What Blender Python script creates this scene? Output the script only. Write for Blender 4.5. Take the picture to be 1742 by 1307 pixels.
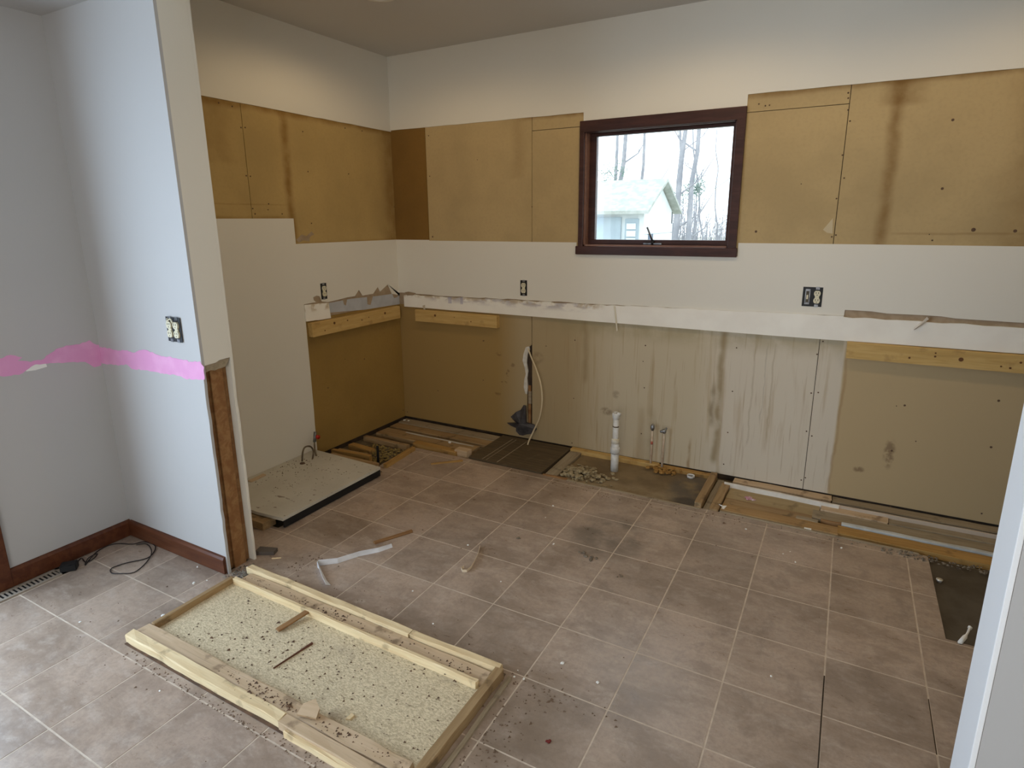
import bpy, bmesh, math, random
from mathutils import Vector, Matrix, Euler, noise as mnoise
random.seed(7)
for o in list(bpy.data.objects): bpy.data.objects.remove(o)
S = bpy.context.scene
COL = S.collection

# ------------------------------------------------------------------ camera
CF, CRX, CRY, CRZ = 1028.068, 1.3297, 0.0096, 0.5105
CLOC = Vector((2.9314, -3.5579, 1.5109))
CX, CY = 871 - 7.6334, 653.5 - 27.4913
cd = bpy.data.cameras.new('camera'); cam = bpy.data.objects.new('camera', cd); COL.objects.link(cam)
cd.sensor_fit = 'HORIZONTAL'; cd.sensor_width = 36.0; cd.lens = CF / 1742 * 36.0
cd.shift_x = 7.6334 / 1742; cd.shift_y = -27.4913 / 1742
cd.clip_start = 0.05; cd.clip_end = 300
cam.location = CLOC; cam.rotation_euler = (CRX, CRY, CRZ)
S.camera = cam
CM = Euler((CRX, CRY, CRZ), 'XYZ').to_matrix()

# ------------------------------------------------------------------ world, lights, exposure
SKY = 2.9
DOOR_W, REAR_W = 62.0, 23.0
CAN_W = 18.5
S.view_settings.view_transform = 'Standard'; S.view_settings.look = 'None'
S.view_settings.gamma = 1.0; S.view_settings.use_curve_mapping = False
S.view_settings.exposure = 0.13
w = bpy.data.worlds.new('sky'); S.world = w; w.use_nodes = True
bg = w.node_tree.nodes['Background']; bg.inputs[0].default_value = (0.86, 0.94, 1.0, 1); bg.inputs[1].default_value = SKY
def area(name, loc, rot, sx, sy, power, col):
    l = bpy.data.lights.new(name, 'AREA'); l.shape = 'RECTANGLE'; l.size = sx; l.size_y = sy
    l.energy = power; l.color = col
    o = bpy.data.objects.new(name, l); COL.objects.link(o); o.location = loc; o.rotation_euler = rot
    return o
# daylight through the patio door in the left dining wall; the rear area light is an added fill behind the camera
area('patio_door_daylight', (-0.32, -3.90, 1.05), (0, -math.pi/2, 0), 1.9, 2.2, DOOR_W, (0.46, 0.70, 1.0))
area('rear_fill_light', (3.3, -6.12, 1.45), (math.pi/2, 0, 0), 2.2, 1.3, REAR_W, (1.0, 0.90, 0.78))
# warm recessed ceiling lamps of the kitchen
CANS = ((.74, -.93), (2.20, -.93), (3.65, -.93))
for cx_, cy_ in CANS:
    l = bpy.data.lights.new('recessed_lamp', 'SPOT'); l.energy = CAN_W * (.62 if cx_ < 1 else .95); l.color = (1.0, .75, .44); l.spot_size = math.radians(168); l.spot_blend = .4; l.shadow_soft_size = .05
    o = bpy.data.objects.new('recessed_lamp', l); COL.objects.link(o); o.location = (cx_, cy_, 2.592)

# ------------------------------------------------------------------ helpers
def at(px, py, ax='z', v=0.0):
    """point where the sight line through a photo pixel meets the plane ax = v"""
    d = CM @ Vector(((px - CX) / CF, -(py - CY) / CF, -1.0)); i = 'xyz'.index(ax)
    return CLOC + d * ((v - CLOC[i]) / d[i])
def worg(p):
    v = Vector((0, 0, 0))
    while p is not None:
        v += p.location; p = p.parent
    return v
def link(name, me, mat, parent=None, loc=None, rot=None, smooth=False, base=True):
    """vertices are in world coordinates unless loc is given"""
    if mat is not None: me.materials.append(mat)
    o = bpy.data.objects.new(name, me); COL.objects.link(o)
    po = worg(parent) if parent is not None else Vector((0, 0, 0))
    if loc is None:
        if parent is not None:
            me.transform(Matrix.Translation(-po))
        elif base and len(me.vertices):
            xs = [v.co for v in me.vertices]
            b = Vector(((min(c.x for c in xs) + max(c.x for c in xs)) / 2, (min(c.y for c in xs) + max(c.y for c in xs)) / 2, min(c.z for c in xs)))
            me.transform(Matrix.Translation(-b)); o.location = b
    else:
        o.location = Vector(loc) - po
        if rot is not None: o.rotation_euler = rot
    if parent is not None: o.parent = parent
    if smooth:
        for p in me.polygons: p.use_smooth = True
    return o
def bm_me(bm, name='m'):
    bmesh.ops.recalc_face_normals(bm, faces=bm.faces[:])
    me = bpy.data.meshes.new(name); bm.to_mesh(me); bm.free(); return me
def add_box(bm, x0, x1, y0, y1, z0, z1):
    vs = [bm.verts.new(c) for c in ((x0,y0,z0),(x1,y0,z0),(x1,y1,z0),(x0,y1,z0),(x0,y0,z1),(x1,y0,z1),(x1,y1,z1),(x0,y1,z1))]
    for f in ((0,3,2,1),(4,5,6,7),(0,1,5,4),(1,2,6,5),(2,3,7,6),(3,0,4,7)): bm.faces.new([vs[i] for i in f])
    return vs
def box(name, x0, x1, y0, y1, z0, z1, mat, parent=None, bev=0.0, base=True):
    bm = bmesh.new(); add_box(bm, x0, x1, y0, y1, z0, z1)
    if bev: bmesh.ops.bevel(bm, geom=bm.edges[:], offset=bev, segments=2, affect='EDGES', profile=0.6)
    return link(name, bm_me(bm), mat, parent, base=base)
def boxes(name, lst, mat, parent=None, base=True):
    bm = bmesh.new()
    for b in lst: add_box(bm, *b)
    return link(name, bm_me(bm), mat, parent, base=base)
def add_prism(bm, pts, ax, d0, d1):
    def c(p, d):
        return {'x': (d, p[0], p[1]), 'y': (p[0], d, p[1]), 'z': (p[0], p[1], d)}[ax]
    a = [bm.verts.new(c(p, d0)) for p in pts]; b = [bm.verts.new(c(p, d1)) for p in pts]
    bm.faces.new(a); bm.faces.new(b[::-1])
    n = len(pts)
    for i in range(n): bm.faces.new((a[i], a[(i+1) % n], b[(i+1) % n], b[i]))
def prism(name, pts, ax, d0, d1, mat, parent=None, base=True):
    bm = bmesh.new(); add_prism(bm, pts, ax, d0, d1)
    me = bm_me(bm); return link(name, me, mat, parent, base=base)
def ragged(p, q, step=0.03, amp=0.004, seed=0):
    """points from p to (not including) q with torn jitter across the line"""
    r = random.Random(seed); p = Vector(p); q = Vector(q); L = (q - p).length; n = max(1, int(L / step))
    d = (q - p) / L; nn = Vector((-d.y, d.x)); out = []
    for i in range(n):
        t = (i + (r.uniform(-.3, .3) if i else 0)) / n
        out.append(tuple(p + (q - p) * t + nn * (r.uniform(-amp, amp) if i else 0)))
    return out
def rag(pts, seed, step=.012, amp=.0035):
    out = []
    for i in range(len(pts)):
        out += ragged(pts[i], pts[(i+1) % len(pts)], step, amp, seed + i)
    return out
def tube_bm(bm, pts, rad, seg=8, close=True):
    pts = [Vector(p) for p in pts]; n = len(pts)
    rads = rad if isinstance(rad, (list, tuple)) else [rad] * n
    t = (pts[1] - pts[0]).normalized(); up = Vector((0, 0, 1)) if abs(t.z) < .9 else Vector((1, 0, 0))
    nrm = t.cross(up).normalized(); rings = []
    for i in range(n):
        tt = (pts[min(i+1, n-1)] - pts[max(i-1, 0)]).normalized()
        nrm = (nrm - tt * nrm.dot(tt)).normalized(); bn = tt.cross(nrm)
        rings.append([bm.verts.new(pts[i] + (nrm * math.cos(a) + bn * math.sin(a)) * rads[i]) for a in [2 * math.pi * k / seg for k in range(seg)]])
    for i in range(n - 1):
        for k in range(seg):
            bm.faces.new((rings[i][k], rings[i][(k+1) % seg], rings[i+1][(k+1) % seg], rings[i+1][k]))
    if close:
        bm.faces.new(rings[0][::-1]); bm.faces.new(rings[-1])
def smoothpts(pts, n=6):
    P = [Vector(p) for p in pts]; P = [P[0]*2-P[1]] + P + [P[-1]*2-P[-2]]; out = []
    for i in range(1, len(P) - 2):
        for k in range(n):
            t = k / n; a, b, c, d = P[i-1], P[i], P[i+1], P[i+2]
            out.append(.5 * ((2*b) + (c-a)*t + (2*a-5*b+4*c-d)*t*t + (3*b-a-3*c+d)*t**3))
    out.append(P[-2]); return out
def tube(name, pts, rad, mat, parent=None, seg=8, sm=0):
    if sm:
        pts = smoothpts(pts, sm)
        if isinstance(rad, (list, tuple)): rad = [rad[min(len(rad)-1, i // sm)] for i in range(len(pts))]
    bm = bmesh.new(); tube_bm(bm, pts, rad, seg)
    return link(name, bm_me(bm), mat, parent, smooth=True)
def lathe(name, prof, c, mat, parent=None, seg=24, axis=None):
    bm = bmesh.new(); rings = []
    for r, z in prof:
        rings.append([bm.verts.new((c[0] + r*math.cos(2*math.pi*k/seg), c[1] + r*math.sin(2*math.pi*k/seg), c[2] + z)) for k in range(seg)])
    for i in range(len(rings) - 1):
        for k in range(seg): bm.faces.new((rings[i][k], rings[i][(k+1) % seg], rings[i+1][(k+1) % seg], rings[i+1][k]))
    bmesh.ops.remove_doubles(bm, verts=bm.verts[:], dist=1e-6)
    me = bm_me(bm); o = link(name, me, mat, parent, smooth=True)
    return o
def set_props(o, label=None, cat=None, group=None, kind=None):
    if label: o['label'] = label
    if cat: o['category'] = cat
    if group: o['group'] = group
    if kind: o['kind'] = kind
    return o
def thing(name, loc, label, cat, group=None):
    o = bpy.data.objects.new(name, None); COL.objects.link(o); o.location = loc; o.empty_display_size = .05
    return set_props(o, label, cat, group)
def struct(name, loc=(0, 0, 0)):
    o = bpy.data.objects.new(name, None); COL.objects.link(o); o.location = loc; o['kind'] = 'structure'; return o
def plank_me(L, Wd, H, jit=0.0015, seg=None, taper=0.0, seed=0, bev=0.002):
    """board lying along local X, centred in X and Y, bottom at z = 0, with worn uneven edges"""
    r = random.Random(seed); n = seg or max(2, int(L / .07)); bm = bmesh.new(); rings = []
    b = min(bev, Wd*.2, H*.3)
    prof = [(-Wd/2, 0), (Wd/2, 0), (Wd/2, H-b), (Wd/2-b, H), (-Wd/2+b, H), (-Wd/2, H-b)]
    for i in range(n + 1):
        t = i / n; s = 1 - taper * t
        rings.append([bm.verts.new((-L/2 + L*t + (r.uniform(-jit, jit)*2 if i in (0, n) else 0), y*s + r.uniform(-jit, jit), z + (r.uniform(-jit, jit)*.6 if z > 0 else 0))) for y, z in prof])
    for i in range(n):
        for k in range(6): bm.faces.new((rings[i][k], rings[i][(k+1) % 6], rings[i+1][(k+1) % 6], rings[i+1][k]))
    bm.faces.new(rings[0][::-1]); bm.faces.new(rings[-1])
    return bm_me(bm)
SEED = [0]
def plank(name, p, q, Wd, z0, z1, mat, parent=None, jit=0.0015, taper=0.0, dz=0.0, roll=0.0):
    """board from p to q (xy), width Wd, bottom z0 to top z1; dz raises the far end"""
    SEED[0] += 1
    p = Vector((p[0], p[1], 0)); q = Vector((q[0], q[1], 0)); d = q - p; L = d.length; c = (p + q) / 2
    me = plank_me(L, Wd, z1 - z0, jit=jit, taper=taper, seed=SEED[0])
    return link(name, me, mat, parent, loc=(c.x, c.y, z0 + dz/2), rot=(roll, -math.asin(max(-1, min(1, dz / L))), math.atan2(d.y, d.x)))
def rock_bm(bm, c, s, r, sub=1, flat=0.6):
    g = bmesh.ops.create_icosphere(bm, subdivisions=sub, radius=1.0); sx, sy, sz = s * r.uniform(.7, 1.3), s * r.uniform(.7, 1.3), s * flat * r.uniform(.7, 1.2)
    a = r.uniform(0, 6.28); ca, sa = math.cos(a), math.sin(a)
    for v in g['verts']:
        k = r.uniform(.75, 1.2); x, y, z = v.co.x*sx*k, v.co.y*sy*k, v.co.z*sz*k
        v.co = Vector((c[0] + x*ca - y*sa, c[1] + x*sa + y*ca, c[2] + z))
def crumbs(name, zones, mat, parent=None, seed=1, label=None, cat=None):
    """zones: (fn -> point, count, smin, smax)"""
    r = random.Random(seed); bm = bmesh.new()
    for fn, n, a, b in zones:
        for i in range(n):
            c = fn(r); s = r.uniform(a, b) * (1.6 if r.random() < .08 else 1)
            g = [bm.verts.new((c[0]+x*s*r.uniform(.5,1.5), c[1]+y*s*r.uniform(.5,1.5), c[2]+z*s)) for x, y, z in ((1,0,0),(-.5,.8,0),(-.5,-.8,0),(0,0,.7))]
            for f in ((0,2,1),(0,1,3),(1,2,3),(2,0,3)): bm.faces.new([g[k] for k in f])
    o = link(name, bm_me(bm), mat, parent); o['kind'] = 'stuff'
    if label: o['label'] = label; o['category'] = cat
    return o

# ------------------------------------------------------------------ node helper
class E_:
    def __init__(s, nt, v): s.nt = nt; s.v = v
    def _m(s, op, *a, clamp=False):
        n = s.nt.nodes.new('ShaderNodeMath'); n.operation = op; n.use_clamp = clamp
        for i, x in enumerate((s,) + a):
            x = x.v if isinstance(x, E_) else x
            if isinstance(x, (int, float)): n.inputs[i].default_value = x
            else: s.nt.links.new(x, n.inputs[i])
        return E_(s.nt, n.outputs[0])
    def __add__(s, o): return s._m('ADD', o)
    def __sub__(s, o): return s._m('SUBTRACT', o)
    def __mul__(s, o): return s._m('MULTIPLY', o)
    def __radd__(s, o): return s._m('ADD', o)
    def __rmul__(s, o): return s._m('MULTIPLY', o)
    def abs(s): return s._m('ABSOLUTE')
    def inv(s): return (s * -1) + 1
    def max(s, o): return s._m('MAXIMUM', o)
    def min(s, o): return s._m('MINIMUM', o)
    def smooth(s, a, b, c=0.0, d=1.0):
        n = s.nt.nodes.new('ShaderNodeMapRange'); n.interpolation_type = 'SMOOTHSTEP'
        s.nt.links.new(s.v, n.inputs[0])
        for i, x in enumerate((a, b, c, d)): n.inputs[i+1].default_value = x
        return E_(s.nt, n.outputs[0])
class Mat:
    def __init__(s, name, rough=.6, spec=.4, world=False):
        s.m = bpy.data.materials.new(name); s.m.use_nodes = True; s.nt = s.m.node_tree; s.N = s.nt.nodes; s.L = s.nt.links
        s.b = s.N['Principled BSDF']; s.b.inputs['Roughness'].default_value = rough; s.b.inputs['Specular IOR Level'].default_value = spec
        if world: s.co = s.N.new('ShaderNodeNewGeometry').outputs['Position']
        else: s.co = s.N.new('ShaderNodeTexCoord').outputs['Object']
        sep = s.N.new('ShaderNodeSeparateXYZ'); s.L.new(s.co, sep.inputs[0])
        s.x, s.y, s.z = [E_(s.nt, sep.outputs[i]) for i in range(3)]
    def vec(s, sx, sy, sz):
        n = s.N.new('ShaderNodeVectorMath'); n.operation = 'MULTIPLY'; s.L.new(s.co, n.inputs[0]); n.inputs[1].default_value = (sx, sy, sz)
        return n.outputs[0]
    def noise(s, scale=5, detail=4, st=(1, 1, 1), rough=.55, dist=0.0, color=False):
        n = s.N.new('ShaderNodeTexNoise'); s.L.new(s.vec(*st), n.inputs['Vector'])
        n.inputs['Scale'].default_value = scale; n.inputs['Detail'].default_value = detail; n.inputs['Roughness'].default_value = rough; n.inputs['Distortion'].default_value = dist
        return E_(s.nt, n.outputs['Fac'])
    def mix(s, f, a, b):
        n = s.N.new('ShaderNodeMix'); n.data_type = 'RGBA'
        f = f.v if isinstance(f, E_) else f
        if isinstance(f, (int, float)): n.inputs[0].default_value = f
        else: s.L.new(f, n.inputs[0])
        for i, c in ((6, a), (7, b)):
            if isinstance(c, tuple): n.inputs[i].default_value = (*c, 1)
            else: s.L.new(c, n.inputs[i])
        return n.outputs[2]
    def col(s, c):
        if isinstance(c, tuple): s.b.inputs['Base Color'].default_value = (*c, 1)
        else: s.L.new(c, s.b.inputs['Base Color'])
        return s
    def bump(s, h, strength=.3, dist=.002):
        n = s.N.new('ShaderNodeBump'); n.inputs['Strength'].default_value = strength; n.inputs['Distance'].default_value = dist
        s.L.new(h.v, n.inputs['Height']); s.L.new(n.outputs[0], s.b.inputs['Normal']); return s
    def rough(s, e): s.L.new(e.v, s.b.inputs['Roughness']); return s

def simple(name, c, c2=None, scale=20, rough=.6, spec=.3, metal=0.0, bump=0.0, st=(1, 1, 1)):
    m = Mat(name, rough, spec); m.b.inputs['Metallic'].default_value = metal
    if c2: m.col(m.mix(m.noise(scale, 4, st).smooth(.35, .65), c, c2))
    else: m.col(c)
    if bump: m.bump(m.noise(scale * 3, 3), bump, .003)
    return m.m
def wood(name, a, b, dirt=(.12, .08, .04), dirtamt=.5, rough=.62, grain=14):
    m = Mat(name, rough, .25)
    g = m.noise(3.0, 6, (1.2, grain, grain), dist=.6)
    c = m.mix(g.smooth(.35, .65), a, b)
    g2 = m.noise(9.0, 3, (.6, grain*2, grain*2))
    c = m.mix(g2.smooth(.55, .75, 0, .45), c, tuple(x * .55 for x in a))
    d = m.noise(14, 5).smooth(.58, .72, 0, dirtamt)
    c = m.mix(d, c, dirt)
    m.col(c).bump(g2, .25, .002); return m.m

# walls
def paint(name, c):
    m = Mat(name, .55, .3, world=True)
    n = m.noise(1.6, 3).smooth(.3, .7, 0, .08)
    m.col(m.mix(n, c, tuple(x * .8 for x in c)))
    m.bump(m.noise(170, 2) , .12, .0015); return m.m
M_white = paint('painted_wall', (.76, .72, .63))
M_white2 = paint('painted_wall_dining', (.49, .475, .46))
M_end_lit = paint('painted_wall_end_lit', (.88, .88, .88))  # door light on the right wall end, put into a lighter colour
M_ceil = paint('painted_ceiling', (.60, .57, .52))
def brown_paper(name, base, dark, stains=(), zr=(0, 1), extra=None):
    m = Mat(name, .75, .2, world=True)
    c = m.mix(m.noise(2.2, 5, (1, 1, 1)).smooth(.35, .7), base, tuple(x * .84 for x in base))
    c = m.mix(m.noise(60, 4).smooth(.4, .8, 0, .25), c, tuple(x * .7 for x in base))
    for ax, c0, wd, z0, z1, amt in stains:      # vertical or horizontal soft bands
        a = m.x if ax == 'x' else m.y if ax == 'y' else m.z
        wob = m.noise(5, 4).smooth(0, 1, -wd, wd)
        f = ((a - c0) + wob * .6).abs().smooth(0, wd * 1.6, 1, 0)
        if ax != 'z': f = f * m.z.smooth(z0, z0 + .03) * m.z.smooth(z1 - .03, z1 + .03, 1, 0)
        else: f = f * (m.x - m.y).smooth(z0, z0 + .1) * (m.x - m.y).smooth(z1 - .1, z1, 1, 0)
        f = f * m.noise(9, 4).smooth(.2, .65, .35, 1)
        c = m.mix(f * amt, c, dark)
    m.col(c).bump(m.noise(220, 2), .08, .001); return m.m
TAN = (.43, .325, .175); TAN_D = (.20, .105, .028)
M_tan = brown_paper('brown_gypsum_paper', (.50, .365, .18), TAN_D, [('x', 3.045, .028, 1.3, 2.2, .75), ('x', 3.06, .075, 2.0, 2.2, .7), ('z', 2.125, .02, 1.0, 5.0, .8), ('x', 3.62, .13, 1.3, 2.2, .45), ('z', 1.425, .006, 3.05, 5.0, .35), ('x', 1.02, .05, 1.75, 2.2, .25)])
M_tanL = brown_paper('brown_gypsum_paper_aged', (.50, .345, .135), (.22, .11, .022), [('y', -.952, .028, 1.3, 2.2, .85), ('y', -.02, .10, 1.3, 2.2, .6), ('z', 2.12, .025, -1, 5, .8), ('z', 1.605, .004, .95, 5, .35), ('z', 1.53, .012, .95, 5, .5), ('z', 1.38, .008, -1, .94, .3), ('y', -1.42, .10, 1.8, 2.2, .35)])
M_tandark = brown_paper('dark_brown_gypsum_paper', (.235, .125, .03), (.14, .07, .015))
M_tanlow = brown_paper('brown_gypsum_paper_low', (.35, .215, .06), (.2, .12, .04), [('z', .76, .02, -1, 5, .4)])
def lower_paper():
    m = Mat('water_stained_gypsum_paper', .78, .2, world=True)
    n1 = m.noise(2.5, 5)
    xx = m.x + n1 * .05
    c = m.mix(xx.smooth(.85, 1.10), (.35, .225, .08), (.42, .32, .18))
    c = m.mix(xx.smooth(1.38, 1.75), c, (.55, .465, .325))
    c = m.mix(xx.smooth(2.2, 2.45), c, (.63, .555, .44))
    c = m.mix((m.x + n1 * .012).smooth(2.955, 2.972), c, (.48, .36, .20))
    reg = m.x.smooth(1.1, 1.3) * m.x.smooth(2.94, 2.96, 1, 0)
    st = m.noise(2.6, 5, (9, 1, .55), dist=.25)
    c = m.mix(st.smooth(.52, .68) * reg * .42, c, (.39, .275, .14))
    st2 = m.noise(7, 3, (9, 1, .35), dist=.2)
    c = m.mix(st2.smooth(.60, .68) * reg * .34, c, (.33, .22, .115))
    top = m.z.smooth(.74, .86) * reg * m.noise(6, 4).smooth(.25, .6)
    c = m.mix(top * .6, c, (.33, .27, .15))
    for x0, wd, z0, z1, amt, cc in ((2.345, .022, .05, .9, .75, (.28, .20, .095)), (2.31, .016, .28, .55, .7, (.22, .16, .085)), (1.505, .022, .45, .9, .55, (.3, .22, .11)), (2.20, .010, -.05, .19, .75, (.30, .18, .08)),
                                (1.95, .03, -.05, .36, .45, (.32, .23, .12)), (2.965, .008, 0, .8, .5, (.33, .2, .09)), (2.52, .006, .2, .82, .4, (.34, .26, .15)), (2.62, .005, .25, .82, .4, (.34, .26, .15)), (2.58, .004, .35, .82, .35, (.3, .25, .17))):
        f = ((m.x - x0) + m.noise(4, 3).smooth(0, 1, -.02, .02)).abs().smooth(0, wd * 1.5, 1, 0) * m.z.smooth(z0, z0 + .06) * m.z.smooth(z1 - .05, z1 + .05, 1, 0)
        c = m.mix(f * amt * m.noise(8, 4).smooth(.25, .55, .4, 1), c, cc)
    for x0, z0, rx, rz, amt in ((3.217, .30, .03, .09, .6), (3.09, .185, .03, .02, .6), (.86, .60, .025, .02, .5), (.93, .47, .02, .03, .65), (.90, .40, .03, .012, .6), (.97, .53, .02, .02, .5), (.85, .31, .03, .014, .6), (1.16, .60, .05, .05, .35), (1.66, .30, .05, .03, .5), (1.72, .42, .03, .03, .35)):
        dx, dz = (m.x - x0) * (1/rx), (m.z - z0) * (1/rz)
        f = (dx*dx + dz*dz).smooth(.1, 1.2, 1, 0) * m.noise(26, 4).smooth(.38, .58)
        c = m.mix(f * amt, c, (.13, .07, .035))
    m.col(c).bump(m.noise(200, 2), .1, .001); return m.m
M_low = lower_paper()
M_dark = simple('dark_wall_cavity', (.035, .024, .016), (.07, .045, .028), 12, .9)
def strip_mat():
    m = Mat('plaster_strip', .6, .3, world=True)
    c = m.mix(m.noise(5, 4).smooth(.3, .7), (.92, .88, .79), (.86, .81, .72))
    f = m.z.smooth(.925, .965) * m.x.smooth(.25, .35) * m.x.smooth(1.45, 1.62, 1, 0) * m.noise(7, 5, (1, 1, 2.5)).smooth(.42, .56)
    c = m.mix(f * .7, c, (.42, .38, .40))
    f = m.z.smooth(.95, .975) * m.x.smooth(1.55, 1.65, 1, 0) * m.noise(18, 4).smooth(.45, .6)
    c = m.mix(f * .7, c, (.50, .38, .22))
    f = ((m.x - .47).abs().smooth(.01, .02, 1, 0).max((m.x - .57).abs().smooth(.008, .014, 1, 0))) * m.z.smooth(.93, .935)
    c = m.mix(f * .5, c, (.30, .28, .42))
    m.col(c).bump(m.noise(60, 3), .2, .002); return m.m
M_strip = strip_mat()
M_gyps = simple('gypsum_core', (.74, .71, .64), (.6, .56, .48), 30, .8, bump=.4)
M_blue = simple('bare_gypsum_skim', (.50, .51, .53), (.44, .45, .47), 12, .7)
M_torn = simple('torn_paper', (.40, .30, .20), (.33, .24, .15), 20, .8)
def pink_mat():
    m = Mat('pink_spackle', .6, .3, world=True)
    m.col(m.mix(m.noise(9, 5, (1, 1, 1)).smooth(.3, .62), (.80, .40, .62), (.74, .33, .56))); m.bump(m.noise(40, 3), .15, .001); return m.m
M_pink = pink_mat()
M_spack = simple('pale_spackle', (.84, .82, .76), (.78, .76, .70), 12, .6)
M_cherry = wood('cherry_stained_wood', (.125, .042, .018), (.085, .026, .012), (.04, .015, .008), .2, .32, 10)
M_winwood = wood('dark_window_wood', (.070, .027, .019), (.046, .018, .013), (.03, .01, .01), .2, .35, 10)
M_pine = wood('pale_pine', (.86, .69, .42), (.75, .56, .31), (.16, .10, .05), .45)
M_pine2 = wood('tan_plank', (.62, .46, .30), (.54, .39, .24), (.13, .08, .045), .6)
M_ledger = wood('golden_pine', (.60, .40, .15), (.52, .33, .11), (.18, .09, .03), .3)
M_old = wood('aged_lumber', (.40, .27, .135), (.30, .19, .09), (.09, .06, .03), .6)
M_oldo = wood('orange_lumber', (.46, .27, .085), (.36, .20, .06), (.10, .06, .03), .6)
M_grey = wood('weathered_board', (.37, .30, .205), (.29, .23, .15), (.12, .09, .06), .5)
M_stud = wood('stained_stud', (.33, .175, .07), (.24, .11, .04), (.08, .04, .02), .3, grain=9)
M_ply = wood('dark_plywood', (.125, .088, .048), (.085, .062, .036), (.20, .15, .09), .25, .8, 22)
M_scrapw = wood('brown_scrap_wood', (.33, .18, .075), (.22, .11, .045), (.08, .04, .02), .3)
def vinyl():
    m = Mat('slate_look_vinyl', .36, .62, world=True)
    a = m.noise(3.0, 9, (1, 1.6, 1), rough=.68, dist=.35); b = m.noise(9, 9, (1, 2.0, 1), rough=.74, dist=.25)
    b2 = m.noise(5.3, 9, (1.7, 1, 1), rough=.72, dist=.3)
    c = m.mix(a.smooth(.36, .62), (.315, .232, .172), (.465, .352, .27))
    c = m.mix(b.smooth(.47, .66) * .55, c, (.54, .44, .36))
    c = m.mix(b2.smooth(.50, .70) * .50, c, (.215, .16, .125))
    c = m.mix(m.noise(60, 6, rough=.75).smooth(.42, .64) * .28, c, (.22, .165, .125))
    d = m.noise(1.1, 5, dist=.5).smooth(.5, .75)
    c = m.mix(d * .3, c, (.17, .14, .12))
    def blob(x0, y0, r, cc, amt, c):
        dx, dy = (m.x - x0) * (1/r), (m.y - y0) * (1/r)
        f = (dx*dx + dy*dy).smooth(.1, 1.3, 1, 0) * m.noise(7, 5).smooth(.35, .6)
        return m.mix(f * amt, c, cc)
    c = blob(2.05, -.98, .22, (.13, .11, .09), .7, c)      # grey scuff
    c = blob(2.15, -2.2, .28, (.20, .14, .09), .5, c)       # dirt beside the peninsula frame
    c = blob(1.75, -1.93, .30, (.20, .15, .11), .45, c)
    c = blob(1.5, -.56, .35, (.20, .14, .09), .4, c)
    oi = m.N.new('ShaderNodeObjectInfo'); rnd = E_(m.nt, oi.outputs['Random'])
    hsv = m.N.new('ShaderNodeHueSaturation'); m.L.new(c, hsv.inputs['Color']); m.L.new(rnd.smooth(0, 1, .90, 1.08).v, hsv.inputs['Value'])
    m.L.new(hsv.outputs[0], m.b.inputs['Base Color'])
    m.rough(b.smooth(.3, .7, .26, .40)); m.bump(b, .25, .0015); return m.m
M_tile = vinyl()
M_grout = simple('grout', (.66, .555, .44), (.56, .46, .36), 25, .8)
M_sub = simple('dirty_subfloor', (.20, .155, .095), (.125, .095, .055), 9, .85, bump=.4)
M_black = simple('black_adhesive_floor', (.068, .052, .035), (.105, .085, .062), 7, .5, bump=.4)
def particle():
    m = Mat('particle_board', .85, .15, world=True)
    n = m.noise(120, 3, (1, 1.8, 1), rough=.7)
    c = m.mix(n.smooth(.38, .62), (.78, .655, .44), (.54, .435, .275))
    c = m.mix(m.noise(45, 4, (1, 2, 1)).smooth(.60, .70) * .7, c, (.22, .15, .09))
    c = m.mix(m.noise(5, 5).smooth(.58, .72) * .45, c, (.28, .22, .16))
    m.col(c).bump(n, .6, .004); return m.m
M_part = particle()
def panelwhite():
    m = Mat('white_panel_face', .5, .3, world=True)
    c = m.mix(m.noise(4, 4).smooth(.3, .7), (.60, .565, .48), (.53, .49, .41))
    c = m.mix(m.noise(28, 5, (1, 1.5, 1)).smooth(.63, .70) * .8, c, (.16, .1, .06))
    m.col(c); return m.m
M_panel = panelwhite()
M_blk = simple('black_plastic', (.012, .012, .013), rough=.45)
M_ivory = simple('ivory_plastic', (.72, .66, .48), rough=.4)
M_pvc = simple('white_pvc', (.74, .73, .70), (.62, .60, .55), 25, .35)
M_pvcr = simple('pvc_joint_ring', (.60, .50, .32), (.72, .68, .58), 18, .5)
M_copper = simple('painted_copper_pipe', (.60, .50, .38), (.50, .36, .24), 30, .5)
M_valve = simple('dull_chrome', (.32, .33, .34), (.14, .14, .15), 25, .32, metal=.8)
M_hose = simple('dull_copper_line', (.20, .155, .10), (.12, .09, .06), 30, .4, metal=.4)
M_red = simple('red_plastic', (.50, .03, .015), rough=.4)
M_cord = simple('black_rubber_cord', (.03, .022, .02), rough=.5)
M_cable = simple('cream_cable', (.66, .55, .36), rough=.5)
M_paper = simple('white_paper_strip', (.80, .81, .83), (.68, .68, .70), 14, .7)
M_tape = simple('dark_grey_foil', (.085, .078, .078), (.045, .042, .045), 18, .5, bump=.6)
M_foam = simple('yellow_insulation_crumb', (.42, .345, .21), (.28, .215, .12), 30, .9, bump=.5)
M_orange = simple('orange_foam', (.42, .23, .06), (.30, .16, .045), 30, .9, bump=.5)
M_chip = simple('white_plaster_chip', (.84, .82, .76), rough=.8)
M_crumb = simple('dark_crumb', (.15, .085, .05), (.09, .055, .035), 30, .9)
M_vent = simple('beige_metal_register', (.40, .34, .27), rough=.4, metal=.2)
M_pinks = simple('pink_scrap', (.52, .22, .30), (.66, .5, .52), 50, .8)
M_shedw = simple('pale_shed_siding', (.62, .66, .66), (.56, .61, .62), 3, .7)
M_shedd = simple('pale_shed_doors', (.33, .40, .44), (.30, .36, .40), 3, .7)
M_shedr = simple('mossy_pale_roof', (.42, .44, .42), (.32, .345, .31), 7, .8)
M_shedk = simple('shed_opening', (.12, .15, .2), rough=.8)
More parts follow.
